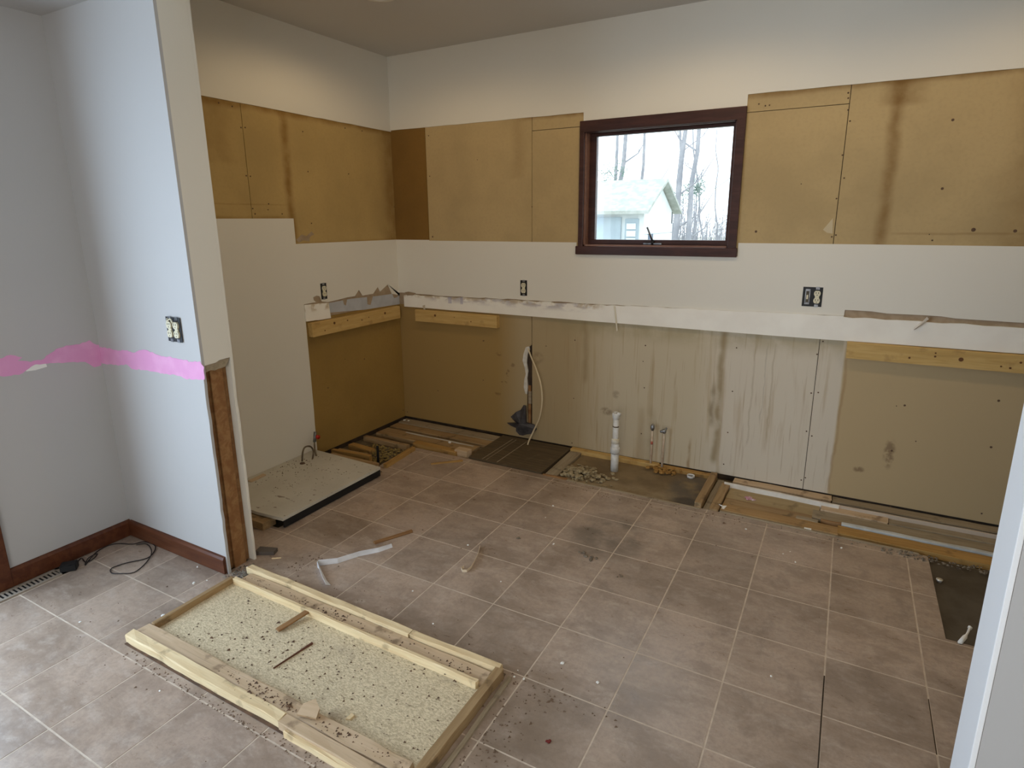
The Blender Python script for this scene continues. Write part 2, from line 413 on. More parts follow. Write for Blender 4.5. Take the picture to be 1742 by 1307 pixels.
M_bark = simple('grey_bark', (.24, .245, .27), (.32, .32, .34), 4, .9)
M_leafy = simple('pale_green_needles', (.16, .24, .20), (.22, .28, .25), 4, .9)
M_ground = simple('dry_grass_ground', (.50, .48, .40), (.42, .42, .34), 2, .95)
def glass():
    m = bpy.data.materials.new('window_glass'); m.use_nodes = True; nt = m.node_tree; nt.nodes.clear()
    o = nt.nodes.new('ShaderNodeOutputMaterial'); t = nt.nodes.new('ShaderNodeBsdfTransparent'); t.inputs[0].default_value = (.97, .99, 1, 1)
    g = nt.nodes.new('ShaderNodeBsdfGlossy'); g.inputs['Roughness'].default_value = .02; mx = nt.nodes.new('ShaderNodeMixShader')
    f = nt.nodes.new('ShaderNodeFresnel'); f.inputs[0].default_value = 1.35
    nt.links.new(f.outputs[0], mx.inputs[0]); nt.links.new(t.outputs[0], mx.inputs[1]); nt.links.new(g.outputs[0], mx.inputs[2]); nt.links.new(mx.outputs[0], o.inputs[0]); return m
M_glass = glass()

# ================================================================== FLOOR
floor = struct('floor')
XR, YR = 4.7, -6.0
H = 2.60; HD = 2.336; XD = -0.06; YP1, YP2 = -2.094, -1.95; XE = 0.69
box('subfloor', -.4, XR + .1, YR - .2, .15, -.10, -.024, M_sub, floor)
TT, OX, OY, ANG = .2966, 1.817, -.8308, .003
ca, sa = math.cos(ANG), math.sin(ANG)
def g2w(u, v): return (OX + TT * (u * ca + v * sa), OY + TT * (u * sa - v * ca))
def w2g(x, y): return ((x - OX) / TT, (OY - y) / TT)
EXC = []   # rectangles cut out of the vinyl (world): x0,x1,y0,y1
for x0, x1, y0, y1 in ((-.5, 5, -.478, .5), (-.5, .46, -.97, .5), (-.5, .54, -1.70, -.9), (3.385, 5, -1.112, -.4), (.742, 2.052, -2.57, -2.035), (-.5, XD, -9, .5), (-.5, XE - .03, -2.08, -1.965), (3.30, 5, -2.08, -1.965)):
    u0, v1 = w2g(x0, y0); u1, v0 = w2g(x1, y1); EXC.append((u0, u1, v0, v1))
def rdiff(rects, e):
    out = []
    for u0, u1, v0, v1 in rects:
        a0, a1, b0, b1 = max(u0, e[0]), min(u1, e[1]), max(v0, e[2]), min(v1, e[3])
        if a0 >= a1 or b0 >= b1: out.append((u0, u1, v0, v1)); continue
        if u0 < a0: out.append((u0, a0, v0, v1))
        if a1 < u1: out.append((a1, u1, v0, v1))
        if v0 < b0: out.append((a0, a1, v0, b0))
        if b1 < v1: out.append((a0, a1, b1, v1))
    return [r for r in out if r[1] - r[0] > .01 and r[3] - r[2] > .01]
def quads(rects, z0, z1, org=(0, 0)):
    bm = bmesh.new()
    for u0, u1, v0, v1 in rects:
        P = [g2w(u0, v0), g2w(u1, v0), g2w(u1, v1), g2w(u0, v1)]
        a = [bm.verts.new((p[0]-org[0], p[1]-org[1], z0)) for p in P]; b = [bm.verts.new((p[0]-org[0], p[1]-org[1], z1)) for p in P]
        bm.faces.new(a); bm.faces.new(b[::-1])
        for i in range(4): bm.faces.new((a[i], a[(i+1) % 4], b[(i+1) % 4], b[i]))
    return bm_me(bm)
allr = [(-6.6, 9.7, -3, 17.4)]
for e in EXC: allr = rdiff(allr, e)
link('underlay', quads(allr, -.024, -.0008), M_grout, floor)
G = .0095
full = None
for i in range(-7, 10):
    for j in range(-2, 14):
        rs = [(i + G, i + 1 - G, j + G, j + 1 - G)]
        for e in EXC: rs = rdiff(rs, e)
        if not rs: continue
        o = g2w(i + .5, j + .5)
        whole = len(rs) == 1 and abs((rs[0][1]-rs[0][0]) * (rs[0][3]-rs[0][2]) - (1-2*G)**2) < 1e-4
        if whole:
            if full is None: full = quads(rs, 0, .0022, o); full.materials.append(M_tile)
            me = full
        else: me = quads(rs, 0, .0022, o); me.materials.append(M_tile)
        t = bpy.data.objects.new('tile', me); COL.objects.link(t); t.parent = floor; t.location = (o[0], o[1], -.0022)
# dark open seam between the two vinyl sheets
a, b = g2w(4, 2.35), g2w(4, 7.5)
box('seam', a[0]-.0022, a[0]+.0022, b[1], a[1], -.0022, -.0004, M_dark, floor)
a, b = g2w(5, 2.2), g2w(5, 3.0)
box('seam', a[0]-.0015, a[0]+.0015, b[1], a[1], -.0022, -.0005, M_dark, floor)
box('adhesive_patch', 3.385, 4.7, -1.112, -.478, -.026, -.012, M_black, floor)

# ================================================================== WALL BACK
wb = struct('wall_back')
WX0, WX1, WZ0, WZ1 = 1.470, 2.335, 1.345, 2.015     # window opening
boxes('framing', [(-.2, WX0, .0125, .14, -.03, H), (WX1, XR+.1, .0125, .14, -.03, H), (WX0, WX1, .0125, .14, -.03, WZ0), (WX0, WX1, .0125, .14, WZ1, H)], M_dark, wb)
g = .0016
def dw(x0, x1, z0, z1, mat): return box('drywall_panel', x0 + g, x1 - g, 0, .0125, z0 + g, z1 - g, mat, wb)
dw(-.02, .30, 1.33, 2.15, M_tandark); dw(.30, 1.119, 1.33, 2.15, M_tan)
dw(1.119, WX0, 1.33, 2.042, M_tan); dw(1.119, WX0, 2.042, 2.15, M_tan)
dw(WX1, 2.843, 1.33, 2.039, M_tan); dw(WX1, 2.843, 2.039, 2.15, M_tan)
dw(2.843, XR, 1.33, 2.15, M_tan)
# lower panels; the left one is broken open along its joint
hole = [(1.1165, .90), (1.1165, .69), (1.098, .672), (1.072, .664), (1.060, .62), (1.052, .57), (1.066, .53), (1.078, .48), (1.066, .44), (1.060, .385), (1.072, .345), (1.082, .33), (1.080, .22), (1.086, .10), (1.1165, .075), (1.1165, .014)]
prism('drywall_panel', [(-.02, .90)] + hole + [(-.02, .014)], 'y', 0, .0125, M_low, wb)
dw(1.119, 2.834, .014, .90, M_low); dw(2.834, XR, .014, .90, M_low)
prism('broken_gypsum_edge', [(1.098, .676), (1.072, .668), (1.055, .62), (1.047, .57), (1.062, .53), (1.072, .48), (1.06, .44), (1.055, .385), (1.068, .34), (1.08, .335), (1.086, .39), (1.080, .45), (1.088, .50), (1.078, .56), (1.084, .62), (1.1, .65)], 'y', -.0015, .010, M_gyps, wb)
box('stud_edge', 1.089, 1.108, .002, .03, .09, .40, M_stud, wb)
box('stud_edge', 1.092, 1.112, -.001, .02, .27, .36, M_grey, wb)
# painted layers
up = [(-.02, H), (-.02, 2.126)] + ragged((-.02, 2.126), (1.462, 2.119), .12, .0012, 1)[1:] + [(1.462, 2.119), (1.463, 2.068), (2.374, 2.066), (2.374, 2.127)] + ragged((2.374, 2.127), (XR, 2.115), .12, .0012, 2)[1:] + [(XR, 2.115), (XR, H)]
prism('painted_drywall', up, 'y', -.004, .0, M_white, wb)
mid = [(-.02, 1.374)] + [(.30, 1.374), (.301, 1.369), (1.43, 1.367), (1.43, 1.293), (2.385, 1.301), (2.385, 1.373), (3.03, 1.372), (XR, 1.366)] + [(XR, 1.016), (3.40, 1.028)] + ragged((3.40, 1.030), (2.932, 1.040), .06, .004, 4)[1:] + [(2.932, 1.040), (2.931, 1.010), (2.45, 1.000)] + ragged((2.45, .999), (.30, .982), .05, .003, 5)[1:] + [(.30, .984), (.14, .985), (.10, .992), (.06, .988), (-.02, .985)]
prism('painted_drywall', mid, 'y', -.004, 0, M_white, wb)
box('drywall_panel', -.02, XR, .001, .0125, .90, 1.33, M_torn, wb)
# leftover plaster strip of the old worktop line
st = [(.055, .885)] + ragged((.055, .885), (2.4, .880), .2, .0015, 6)[1:] + ragged((2.4, .879), (XR, .889), .2, .0015, 7) + [(XR, .889), (XR, 1.006)] + ragged((XR, 1.006), (2.93, 1.004), .045, .0035, 8)[1:] + [(2.93, 1.004)] + ragged((2.93, 1.009), (1.75, .992), .05, .0025, 9) + ragged((1.75, .989), (.14, .973), .035, .0045, 10) + [(.14, .982), (.055, .97)]
prism('plaster_strip', st, 'y', -.014, 0, M_strip, wb)
prism('torn_paper_flap', [(.07, .992), (.10, .998), (.17, .990), (.15, .975), (.09, .97)], 'y', -.0165, -.014, M_torn, wb)
# screw and nail heads
bm = bmesh.new()
def dots(pts):
    for px, py, *r in pts:
        p = at(px, py, 'y', 0); rr = (r[0] if r else 1.0) * .0042
        bmesh.ops.create_cone(bm, cap_ends=True, segments=8, radius1=rr, radius2=rr*.8, depth=.0016, matrix=Matrix.Translation((p.x, -.0008, p.z)) @ Matrix.Rotation(math.pi/2, 4, 'X'))
dots([(1291,177),(1302,180),(1309,179),(1443,158),(1443,167),(1443,187),(1446,206),(1433,264),(1436,303),(1423,338),(1422,400),(1415,403),(1286,394,1.6),(1621,204,1.5),(1603,321,1.5),(1656,391,2.2),(1727,393,1.8),(1586,409),(1581,399,.7),(1363,313,.7),
      (729,231),(731,300),(736,403,1.4),(905,352,.8),(812,272,.8),(1000,430,.01),(1253,592,1),(1246,666,1),(1238,736,1),(1231,790),(1400,581),(1390,603),(1380,669),(1392,668),(1372,734),(1381,742),(1363,817),(1370,813),(1539,690,1.3),(1525,691,.7),(1558,751,.8),(1699,682,1.4),(1686,761,1.4),(1515,862),(1670,874),(1517,767,1.3),
      (978,579),(929,589,.9),(1098,588,1.1),(1094,615,.8),(1096,660,1),(1091,738,1),(976,678,.8),(973,754,1),(745,665),(822,647),(822,580),(746,614,.6),(823,580),(727,735,.8),(686,698),(693,701),(1397,566,.8),(1560,577,.9),(1723,589,.9)])
o = link('screw_heads', bm_me(bm), M_crumb, wb); o['kind'] = 'stuff'
# peeled paper corner beside the joint
p = [at(1417, 371, 'y', 0), at(1400, 391, 'y', 0), at(1404, 388, 'y', 0), at(1418, 399, 'y', 0)]
prism('peeled_paper', [(p[0].x, p[0].z), (p[1].x, p[1].z), (p[1].x + .02, p[1].z - .015), (p[3].x - .005, p[3].z + .004)], 'y', -.0015, 0, simple('pale_peeled_paper', (.56, .46, .29)), wb)

# ================================================================== WALL LEFT (kitchen)
wl = struct('wall_left')
box('framing', -.12, -.0125, YP1 + .02, .14, -.03, H, M_dark, wl)
def dl(y0, y1, z0, z1, mat): return box('drywall_panel', -.0125, 0, y0 + g, y1 - g, z0 + g, z1 - g, mat, wl)
dl(YP2 - .1, -1.229, 1.50, 2.15, M_tanL); prism('drywall_panel', [(-1.2274, 1.50), (-.955, 1.50), (-.955, 1.35), (0, 1.35), (0, 2.15), (-1.2274, 2.15)], 'x', -.0125, 0, M_tanL, wl)
dl(-.925, 0, .012, .91, M_tanlow); box('drywall_panel', -.0125, -.001, YP2 - .1, 0, .91, 1.35, M_torn, wl)
box('drywall_panel', -.0125, -.001, YP2 - .1, -.925, .0, .91, M_gyps, wl)
prism('painted_drywall', [(YP2, H), (YP2, 2.132)] + ragged((YP2, 2.132), (0, 2.118), .1, .0012, 12)[1:] + [(0, 2.118), (0, H)], 'x', 0, .004, M_white, wl)
def yz(px, py): p = at(px, py, 'x', 0); return (p.y, p.z)
nt_ = [yz(684, 503), yz(666, 500), yz(659, 484), yz(646, 496), yz(642, 488), yz(634, 500), yz(616, 503), yz(610, 493), yz(603, 504), yz(590, 506), yz(575, 510), yz(557, 514), yz(547, 513), yz(543, 504), yz(538, 503), yz(532, 506), yz(533, 511), yz(537, 514), yz(516, 518)]
prism('painted_drywall', [(YP2, 0.0), (-.920, 0.0)] + ragged((-.920, 0), (-.920, .88), .1, .002, 13)[1:] + [(-.920, .89)] + nt_[::-1] + [(0, nt_[0][1]), (0, 1.374), (-.942, 1.379), (-.942, 1.528), (YP2, 1.530)], 'x', 0, .004, M_white, wl)
sk = [yz(683, 517), yz(679, 503), yz(668, 500), yz(640, 504), yz(600, 508), yz(558, 516), yz(561, 532), yz(620, 527)]
prism('bare_gypsum_band', [(a, b) for a, b in sk], 'x', -.001, .0012, M_blue, wl)
prism('torn_paper_flap', [yz(583, 510), yz(590, 510), yz(588, 520), yz(585, 518)], 'x', .0012, .0022, M_torn, wl)
prism('torn_paper_flap', [yz(624, 505), yz(634, 504), yz(630, 519), yz(625, 518)], 'x', .0012, .0022, M_torn, wl)
prism('torn_paper_flap', [yz(667, 500), yz(679, 499), yz(675, 506), yz(670, 507)], 'x', .0012, .0022, M_torn, wl)
pts = [yz(516, 519), yz(557, 515), yz(561, 541), yz(519, 547)]
pts = ragged(pts[0], pts[1], .03, .002, 3) + ragged(pts[1], pts[2], .03, .001, 4) + ragged(pts[2], pts[3], .03, .002, 5) + ragged(pts[3], pts[0], .03, .002, 6)
prism('plaster_remnant', pts, 'x', 0, .012, M_strip, wl)
bm = bmesh.new()
for px, py, *r in [(372,175),(395,181),(410,217),(417,217),(419,299),(426,300),(430,355),(456,357,.8),(457,347),(434,364),(480,364),(515,224),(587,218),(616,223),(524,292),(593,296),(530,380),(671,352),(620,611),(558,660),(587,611,.6),(686,698),(415,375,.01)]:
    p = at(px, py, 'x', 0); rr = (r[0] if r else 1) * .0045
    bmesh.ops.create_cone(bm, cap_ends=True, segments=8, radius1=rr, radius2=rr*.8, depth=.0016, matrix=Matrix.Translation((.0008, p.y, p.z)) @ Matrix.Rotation(math.pi/2, 4, 'Y'))
o = link('screw_heads', bm_me(bm), M_crumb, wl); o['kind'] = 'stuff'
tp = [yz(504, 408), yz(513, 399), yz(521, 402), yz(530, 394), yz(534, 399), yz(527, 403), yz(526, 411), yz(516, 409), yz(508, 413)]
prism('torn_paper_flap', tp, 'x', 0, .0015, M_torn, wl)

# ================================================================== PARTITION, HEADER, OTHER WALLS
wp = struct('wall_partition')
box('framing', XD - .1, XE - .06, YP1 + .013, YP2 - .013, 0, H, M_dark, wp)
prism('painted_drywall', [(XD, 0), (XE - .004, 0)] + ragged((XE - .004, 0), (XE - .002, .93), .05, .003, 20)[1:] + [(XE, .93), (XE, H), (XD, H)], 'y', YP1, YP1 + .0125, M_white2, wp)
prism('painted_drywall', [(0, 0), (XE - .004, 0)] + ragged((XE - .004, 0), (XE - .002, .95), .05, .003, 21)[1:] + [(XE, .95), (XE, H), (0, H)], 'y', YP2 - .0125, YP2, M_white, wp)
prism('painted_drywall', [(YP1 + .0126, H), (YP1 + .0126, .945)] + ragged((YP1 + .0126, .945), (YP2 - .0126, .957), .03, .003, 22)[1:] + [(YP2 - .0126, .957), (YP2 - .0126, H)], 'x', XE - .0125, XE, M_white, wp)
prism('broken_gypsum_edge', [(YP1 + .012, .95)] + ragged((YP1 + .012, .915), (YP2 - .012, .925), .02, .004, 23) + [(YP2 - .012, .955)], 'x', XE - .05, XE - .003, M_grey, wp)
box('stud', XE - .062, XE - .034, YP1 + .014, YP1 + .050, 0, .93, M_stud, wp, .002)
box('stud', XE - .058, XE - .022, YP1 + .046, YP2 - .040, 0, .92, M_stud, wp, .002)
box('stud', XE - .062, XE - .036, YP2 - .042, YP2 - .014, 0, .93, M_stud, wp, .002)
pk = [at(x, y, 'y', YP1 - .001) for x, y in ((166,590),(180,592),(200,597),(210,596),(230,600),(240,596),(252,597),(268,604),(300,610),(328,616),(340,615),(347,625),(348,646),(316,645),(305,640),(286,637),(270,634),(255,632),(245,630),(224,628),(215,620),(200,622),(185,620),(166,617))]
prism('pink_paint_patch', rag([(p.x, p.z) for p in pk], 31), 'y', YP1 - .0012, YP1, M_pink, wp)
hd = struct('wall_header'); box('beam_face', XE, XR, YP1, YP2, HD, H, M_white, hd)
wr = struct('wall_partition_right')
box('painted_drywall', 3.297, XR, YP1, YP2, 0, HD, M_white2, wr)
box('lit_end_face', 3.285, 3.2965, YP1 - .001, YP2 + .001, 0, HD, M_end_lit, wr, .002)  # end face of the wall, whitened to look lit from the door
wd_ = struct('wall_dining')
DY0, DY1 = -4.95, -2.70
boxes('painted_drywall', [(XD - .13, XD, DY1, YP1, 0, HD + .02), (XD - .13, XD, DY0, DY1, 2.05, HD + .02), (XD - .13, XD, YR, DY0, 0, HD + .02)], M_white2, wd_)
pk = [at(x, y, 'x', XD) for x, y in ((0,610),(18,604),(38,608),(30,614),(52,616),(70,613),(95,594),(112,588),(135,586),(152,579),(158,584),(170,587),(172,622),(160,625),(145,616),(126,616),(105,618),(80,619),(60,620),(48,628),(32,638),(14,640),(0,640),(-12,636),(-12,612))]
prism('pink_paint_patch', rag([(p.y, p.z) for p in pk], 32), 'x', XD, XD + .0012, M_pink, wd_)
pk = [at(x, y, 'x', XD) for x, y in ((48,622),(78,618),(80,624),(60,630),(44,632))]
prism('pale_paint_patch', [(p.y, p.z) for p in pk], 'x', XD, XD + .0008, M_spack, wd_)
ws = struct('wall_rear')
boxes('painted_drywall', [(XD - .13, 2.2, YR - .12, YR, 0, HD + .02), (4.4, XR + .1, YR - .12, YR, 0, HD + .02), (2.2, 4.4, YR - .12, YR, 0, .8), (2.2, 4.4, YR - .12, YR, 2.1, HD + .02)], M_white2, ws)  # opening made for the added rear fill light
wri = struct('wall_right'); box('painted_drywall', XR, XR + .12, YR, .14, 0, H, M_white, wri)
ce = struct('ceiling')
box('kitchen_ceiling', -.15, XR + .12, YP1, .14, H, H + .1, M_ceil, ce)
box('dining_ceiling', XD - .13, XR + .12, YR - .12, YP1, HD, HD + .1, M_white2, ce)

for cx_, cy_ in CANS:
    t = thing('recessed_light', (cx_, cy_, H), 'white ringed recessed ceiling lamp ' + ('nearest the left kitchen wall' if cx_ < 1 else 'in front of the window' if cx_ < 3 else 'farthest right over the kitchen'), 'lamp', 'recessed lamps in the kitchen ceiling')
    lathe('trim_ring', [(.060, -.001), (.085, -.001), (.083, -.006), (.064, -.007), (.060, -.001)], (cx_, cy_, H), M_white, t)
# trim
def bboard(name, pts, ax, d0, d1):
    o = prism(name, pts, ax, d0, d1, M_cherry, None, base=False); o['kind'] = 'structure'; return o
bboard('baseboard_dining', [(XD, .003), (XD + .014, .003), (XD + .014, .070), (XD + .009, .080), (XD, .083)], 'y', -2.60, YP1 - .001)
bboard('baseboard_partition', [(YP1, .003), (YP1 - .014, .003), (YP1 - .014, .070), (YP1 - .009, .080), (YP1, .083)], 'x', XD + .015, XE - .015)
tr = struct('trim_1')
for yy in (DY1 + .042, DY0 - .042): box('door_casing', XD, XD + .017, yy - .035, yy + .060, .003, 2.10, M_cherry, tr, .004)
box('door_casing', XD, XD + .017, DY0 - .08, DY1 + .102, 2.10, 2.17, M_cherry, tr, .004)
d1 = struct('door_1')
boxes('sliding_frame', [(XD - .10, XD - .05, DY0, DY0 + .06, 0, 2.05), (XD - .10, XD - .05, DY1 - .06, DY1, 0, 2.05), (XD - .10, XD - .05, DY0, DY1, 1.99, 2.05), (XD - .10, XD - .05, DY0, DY1, 0, .06), (XD - .10, XD - .05, -3.66, -3.60, 0, 2.05)], M_winwood, d1)

# ================================================================== WINDOW
w1 = struct('window_1')
CZ0, CZ1, CX0, CX1 = 1.297, 2.070, 1.443, 2.378
bmx = [(CX0, 1.474, -.018, .0, 1.345, 2.07)]
def wpart(name, b, bev=.003): return box(name, *b, M_winwood, w1, bev)
wpart('casing', (1.445, 1.476, -.018, -.0005, 1.343, 2.008)); wpart('casing', (2.330, 2.376, -.018, -.0005, 1.343, 2.008))
wpart('casing', (1.445, 2.376, -.019, -.0005, 2.006, 2.070)); wpart('sill_casing', (1.430, 2.382, -.020, -.0005, 1.296, 1.346))
# jambs lining the opening; left and bottom coloured paler as if daylit
M_jamb_lit = wood('window_jamb_lit', (.30, .16, .11), (.24, .12, .085), (.1, .05, .03), .2, .3, 10)
box('jamb', WX0 + .001, WX0 + .012, -.001, .115, WZ0, WZ1, M_jamb_lit, w1); box('jamb', WX1 - .012, WX1 - .001, -.001, .115, WZ0, WZ1, M_winwood, w1)
box('jamb', WX0 + .001, WX1 - .001, -.001, .115, WZ1 - .012, WZ1 - .001, M_winwood, w1); box('jamb', WX0 + .001, WX1 - .001, -.001, .115, WZ0 + .001, WZ0 + .010, M_jamb_lit, w1)
# sash
SX0, SX1, SZ0, SZ1 = WX0 + .012, WX1 - .012, WZ0 + .010, WZ1 - .012
gx0, gx1, gz0, gz1 = 1.525, 2.304, 1.384, 1.987
sy0, sy1 = .058, .092
wpart('sash_rail', (SX0, SX1, sy0, sy1, SZ0, gz0), .002); wpart('sash_rail', (SX0, SX1, sy0, sy1, gz1, SZ1), .002)
wpart('sash_stile', (SX0, gx0, sy0, sy1, gz0, gz1), .002); wpart('sash_stile', (gx1, SX1, sy0, sy1, gz0, gz1), .002)
box('glass_pane', gx0 - .005, gx1 + .005, .074, .078, gz0 - .005, gz1 + .005, M_glass, w1)
# window crank
cr = box('crank_base', 0, 0, 0, 0, 0, 0, M_valve, w1) if False else None
p = at(1110, 411, 'y', .045)
cb = box('crank_base', p.x - .055, p.x + .055, .040, .056, 1.357, 1.367, M_valve, w1, .002)
tube('crank_hub', [(p.x, .048, 1.356), (p.x, .048, 1.385)], .011, M_blk, w1, 12)
q = at(1101, 387, 'y', -.005)
tube('crank_handle', [(p.x, .042, 1.380), tuple((Vector((p.x, .042, 1.380)) + q) / 2), tuple(q)], [.006, .0055, .005], M_valve, w1, 8)

# ================================================================== OUTLETS
def receptacle(root, c, nrm, s=1.0):
    """duplex outlet on wall: c centre, nrm 'x' or 'y-' face direction"""
    cx, cy, cz = c
    def P3(u, v, d):     # u along wall, v up, d out of wall
        return (cx + d, cy + u, cz + v) if nrm == 'x' else (cx + u, cy - d, cz + v)
    def bx(name, u0, u1, v0, v1, d0, d1, mat, par, bev=0):
        a, b = P3(u0, v0, d0), P3(u1, v1, d1)
        return box(name, min(a[0], b[0]), max(a[0], b[0]), min(a[1], b[1]), max(a[1], b[1]), a[2], b[2], mat, par, bev)
    return P3, bx
def ovalface(name, P3, u, v, ru, rv, d0, d1, mat, par):
    bm = bmesh.new(); n = 18
    pts = []
    for k in range(n):
        a = 2*math.pi*k/n; y = max(-.8, min(.8, math.sin(a))) ; pts.append((u + ru*math.cos(a), v + rv*y/.8))
    A = [bm.verts.new(P3(x, y, d0)) for x, y in pts]; B = [bm.verts.new(P3(x, y, d1)) for x, y in pts]
    bm.faces.new(A); bm.faces.new(B[::-1])
    for k in range(n): bm.faces.new((A[k], A[(k+1) % n], B[(k+1) % n], B[k]))
    return link(name, bm_me(bm), mat, par)
def duplex(par, P3, bx, u0, d=.006):
    body = bx('receptacle', u0 - .010, u0 + .010, -.033, .033, .003, d + .004, M_ivory, par, .002)
    for v in (.0185, -.0185):
        f = ovalface('receptacle_face', P3, u0, v, .0155, .0145, .003, d + .007, M_ivory, par)
        for du in (-.0062, .0062): bx('slot', u0 + du - .0013, u0 + du + .0013, v - .001, v + .008, d + .006, d + .0076, M_blk, f)
        bx('slot', u0 - .002, u0 + .002, v - .010, v - .006, d + .006, d + .0076, M_blk, f)
    for v in (.046, -.046):
        bx('mounting_ear', u0 - .009, u0 + .009, v - .007, v + .007, .0042, .006, M_valve, par)
def outlet(name, c, nrm, label, double=None):
    root = thing(name, c, label, 'outlet' if not double else 'outlet box')
    P3, bx = receptacle(root, c, nrm)
    hw = .047 if double else .025
    bx('box_opening', -hw, hw, -.051, .051, .0042, .0052, M_blk, root)
    if not double: duplex(root, P3, bx, 0)
    else:
        duplex(root, P3, bx, .022)
        if double == 'switch':
            bx('switch_yoke', -.035, -.012, -.040, .040, .005, .007, M_valve, root)
            s = bx('switch_body', -.031, -.016, -.030, .030, .006, .009, simple('brown_switch_body', (.10, .085, .06)), root, .001)
            bx('toggle', -.0275, -.0195, -.012, .010, .009, .018, M_ivory, root, .001)
        else:
            duplex(root, P3, bx, -.022)
    return root
p = at(550, 495.5, 'x', 0); outlet('wall_outlet', (.0, p.y, p.z), 'x', 'ivory duplex outlet without cover on the left kitchen wall above the plaster remnant')
p = at(891.5, 490, 'y', 0); outlet('wall_outlet', (p.x, .0, p.z), 'y', 'ivory duplex outlet without cover on the back wall left of the window')
p = at(1382, 505, 'y', 0); outlet('switch_outlet_box', (p.x, 0, p.z), 'y', 'double box with toggle switch and ivory outlet on the back wall right of the window', 'switch')
p = at(298, 560.5, 'y', YP1); r_ = outlet('wall_outlet_pair', (p.x, YP1, p.z), 'y', 'uncovered double outlet box above the pink patch on the partition wall', 'pair')
tube('wire', [(p.x - .03, YP1 - .008, p.z + .045), (p.x - .012, YP1 - .022, p.z + .035), (p.x + .004, YP1 - .018, p.z + .046), (p.x + .022, YP1 - .02, p.z + .030)], .003, M_ivory, r_, 6, 4)

# ================================================================== LEDGER BOARDS
def nailed(name, x0, x1, y0, y1, z0, z1, label, knots):
    t = thing(name, ((x0+x1)/2, (y0+y1)/2, z0), label, 'board')
    alongx = (x1 - x0) > (y1 - y0)
    L = (x1-x0) if alongx else (y1-y0); Wd = (y1-y0) if alongx else (x1-x0)
    me = plank_me(L, Wd, z1 - z0, .0012, seed=int(L*100), bev=.004)
    link('board', me, M_ledger, t, loc=((x0+x1)/2, (y0+y1)/2, z0), rot=(0, 0, 0 if alongx else math.pi/2))
    km = simple('dark_knot', (.14, .06, .02))
    for u, v, r in knots:
        bm = bmesh.new()
        c = (x0 + u*L, y0 - .0003, z0 + v*(z1-z0)) if alongx else (x1 + .0003, y0 + u*L, z0 + v*(z1-z0))
        bmesh.ops.create_cone(bm, cap_ends=True, segments=10, radius1=r, radius2=r, depth=.0018, matrix=Matrix.Translation(c) @ Matrix.Rotation(math.pi/2, 4, 'X' if alongx else 'Y'))
        link('knot', bm_me(bm), km, t)
    return t
nailed('ledger_board', .0015, .040, -.905, -.045, .803, .892, 'golden pine ledger board nailed along the left kitchen wall', [(.22, .70, .009), (.80, .66, .009), (.36, .7, .005), (.52, .5, .005), (.60, .6, .004), (.12, .3, .004)])
nailed('ledger_board', .172, .868, -.038, -.0015, .788, .873, 'short golden pine ledger board on the back wall by the corner', [(.26, .62, .009), (.7, .35, .004), (.5, .6, .003)])
nailed('ledger_board', 2.962, XR - .02, -.038, -.0015, .795, .880, 'long golden pine ledger board on the back wall at the right edge', [(.28, .5, .010), (.16, .35, .005), (.41, .6, .005), (.39, .25, .005), (.22, .55, .005), (.22, .75, .004), (.37, .3, .004), (.49, .6, .005)])

# ================================================================== PENINSULA FRAME
pf = thing('timber_floor_frame', (1.40, -2.30, -.02), 'rectangular pine frame around particle board on the floor where a peninsula stood', 'floor frame')
def fb(p, q, wd, z0, z1, mat, jit=.0015, **k): return plank('board', p, q, wd, z0, z1, mat, pf, jit, **k)
box('particle_board', .765, 2.03, -2.505, -2.10, -.022, .004, M_part, pf)
fb((.757, -2.040), (1.660, -2.049), .030, -.02, .034, M_pine, .002)
fb((1.664, -2.049), (2.040, -2.045), .028, -.02, .033, M_pine, .002)
fb((.79, -2.092), (2.020, -2.100), .064, -.02, .020, M_pine2)
fb((.778, -2.130), (2.005, -2.140), .015, -.02, .034, M_pine, .0022)
fb((2.043, -2.055), (2.043, -2.59), .030, -.02, .036, M_old, .002)
fb((.757, -2.13), (.762, -2.475), .020, -.02, .030, M_old, .002)
fb((.745, -2.503), (2.010, -2.507), .050, -.02, .026, M_pine2, .0022)
fb((.738, -2.550), (1.560, -2.552), .036, -.02, .032, M_pine, .003)
fb((1.563, -2.553), (2.030, -2.556), .038, -.02, .030, M_pine2, .002)
fb((1.60, -2.579), (2.03, -2.579), .012, -.02, .022, M_pine, .003)
box('torn_vinyl_edge', .745, 2.04, -2.578, -2.566, -.02, .003, M_crumb, pf)
box('shadow_gap_lining', 2.058, 2.084, -2.60, -2.035, -.022, -.012, M_black, pf)
fb((2.078, -2.05), (2.086, -2.62), .014, -.02, .010, M_grey, .003)
def zone(x0, x1, y0, y1, z): return lambda r: (r.uniform(x0, x1), r.uniform(y0, y1), z)
def zg(x, y, s, z, sy=None): return lambda r: (r.gauss(x, s), r.gauss(y, sy or s), z)
crumbs('loose_dark_crumbs', [(zone(.80, 2.0, -2.46, -2.15, .004), 170, .002, .006), (zg(1.2, -2.35, .2, .004, .05), 50, .002, .006), (zone(.8, 1.95, -2.12, -2.08, .020), 90, .002, .005), (zg(1.32, -2.10, .05, .020, .015), 40, .003, .007), (zg(1.9, -2.12, .03, .020, .02), 20, .003, .007),
        (zone(1.2, 2.0, -2.52, -2.49, .026), 120, .002, .005), (zg(1.45, -2.52, .10, .029, .018), 60, .002, .006)], M_crumb, None, 3, 'scattered dark crumbs lying inside the pine frame and on its boards', 'debris')
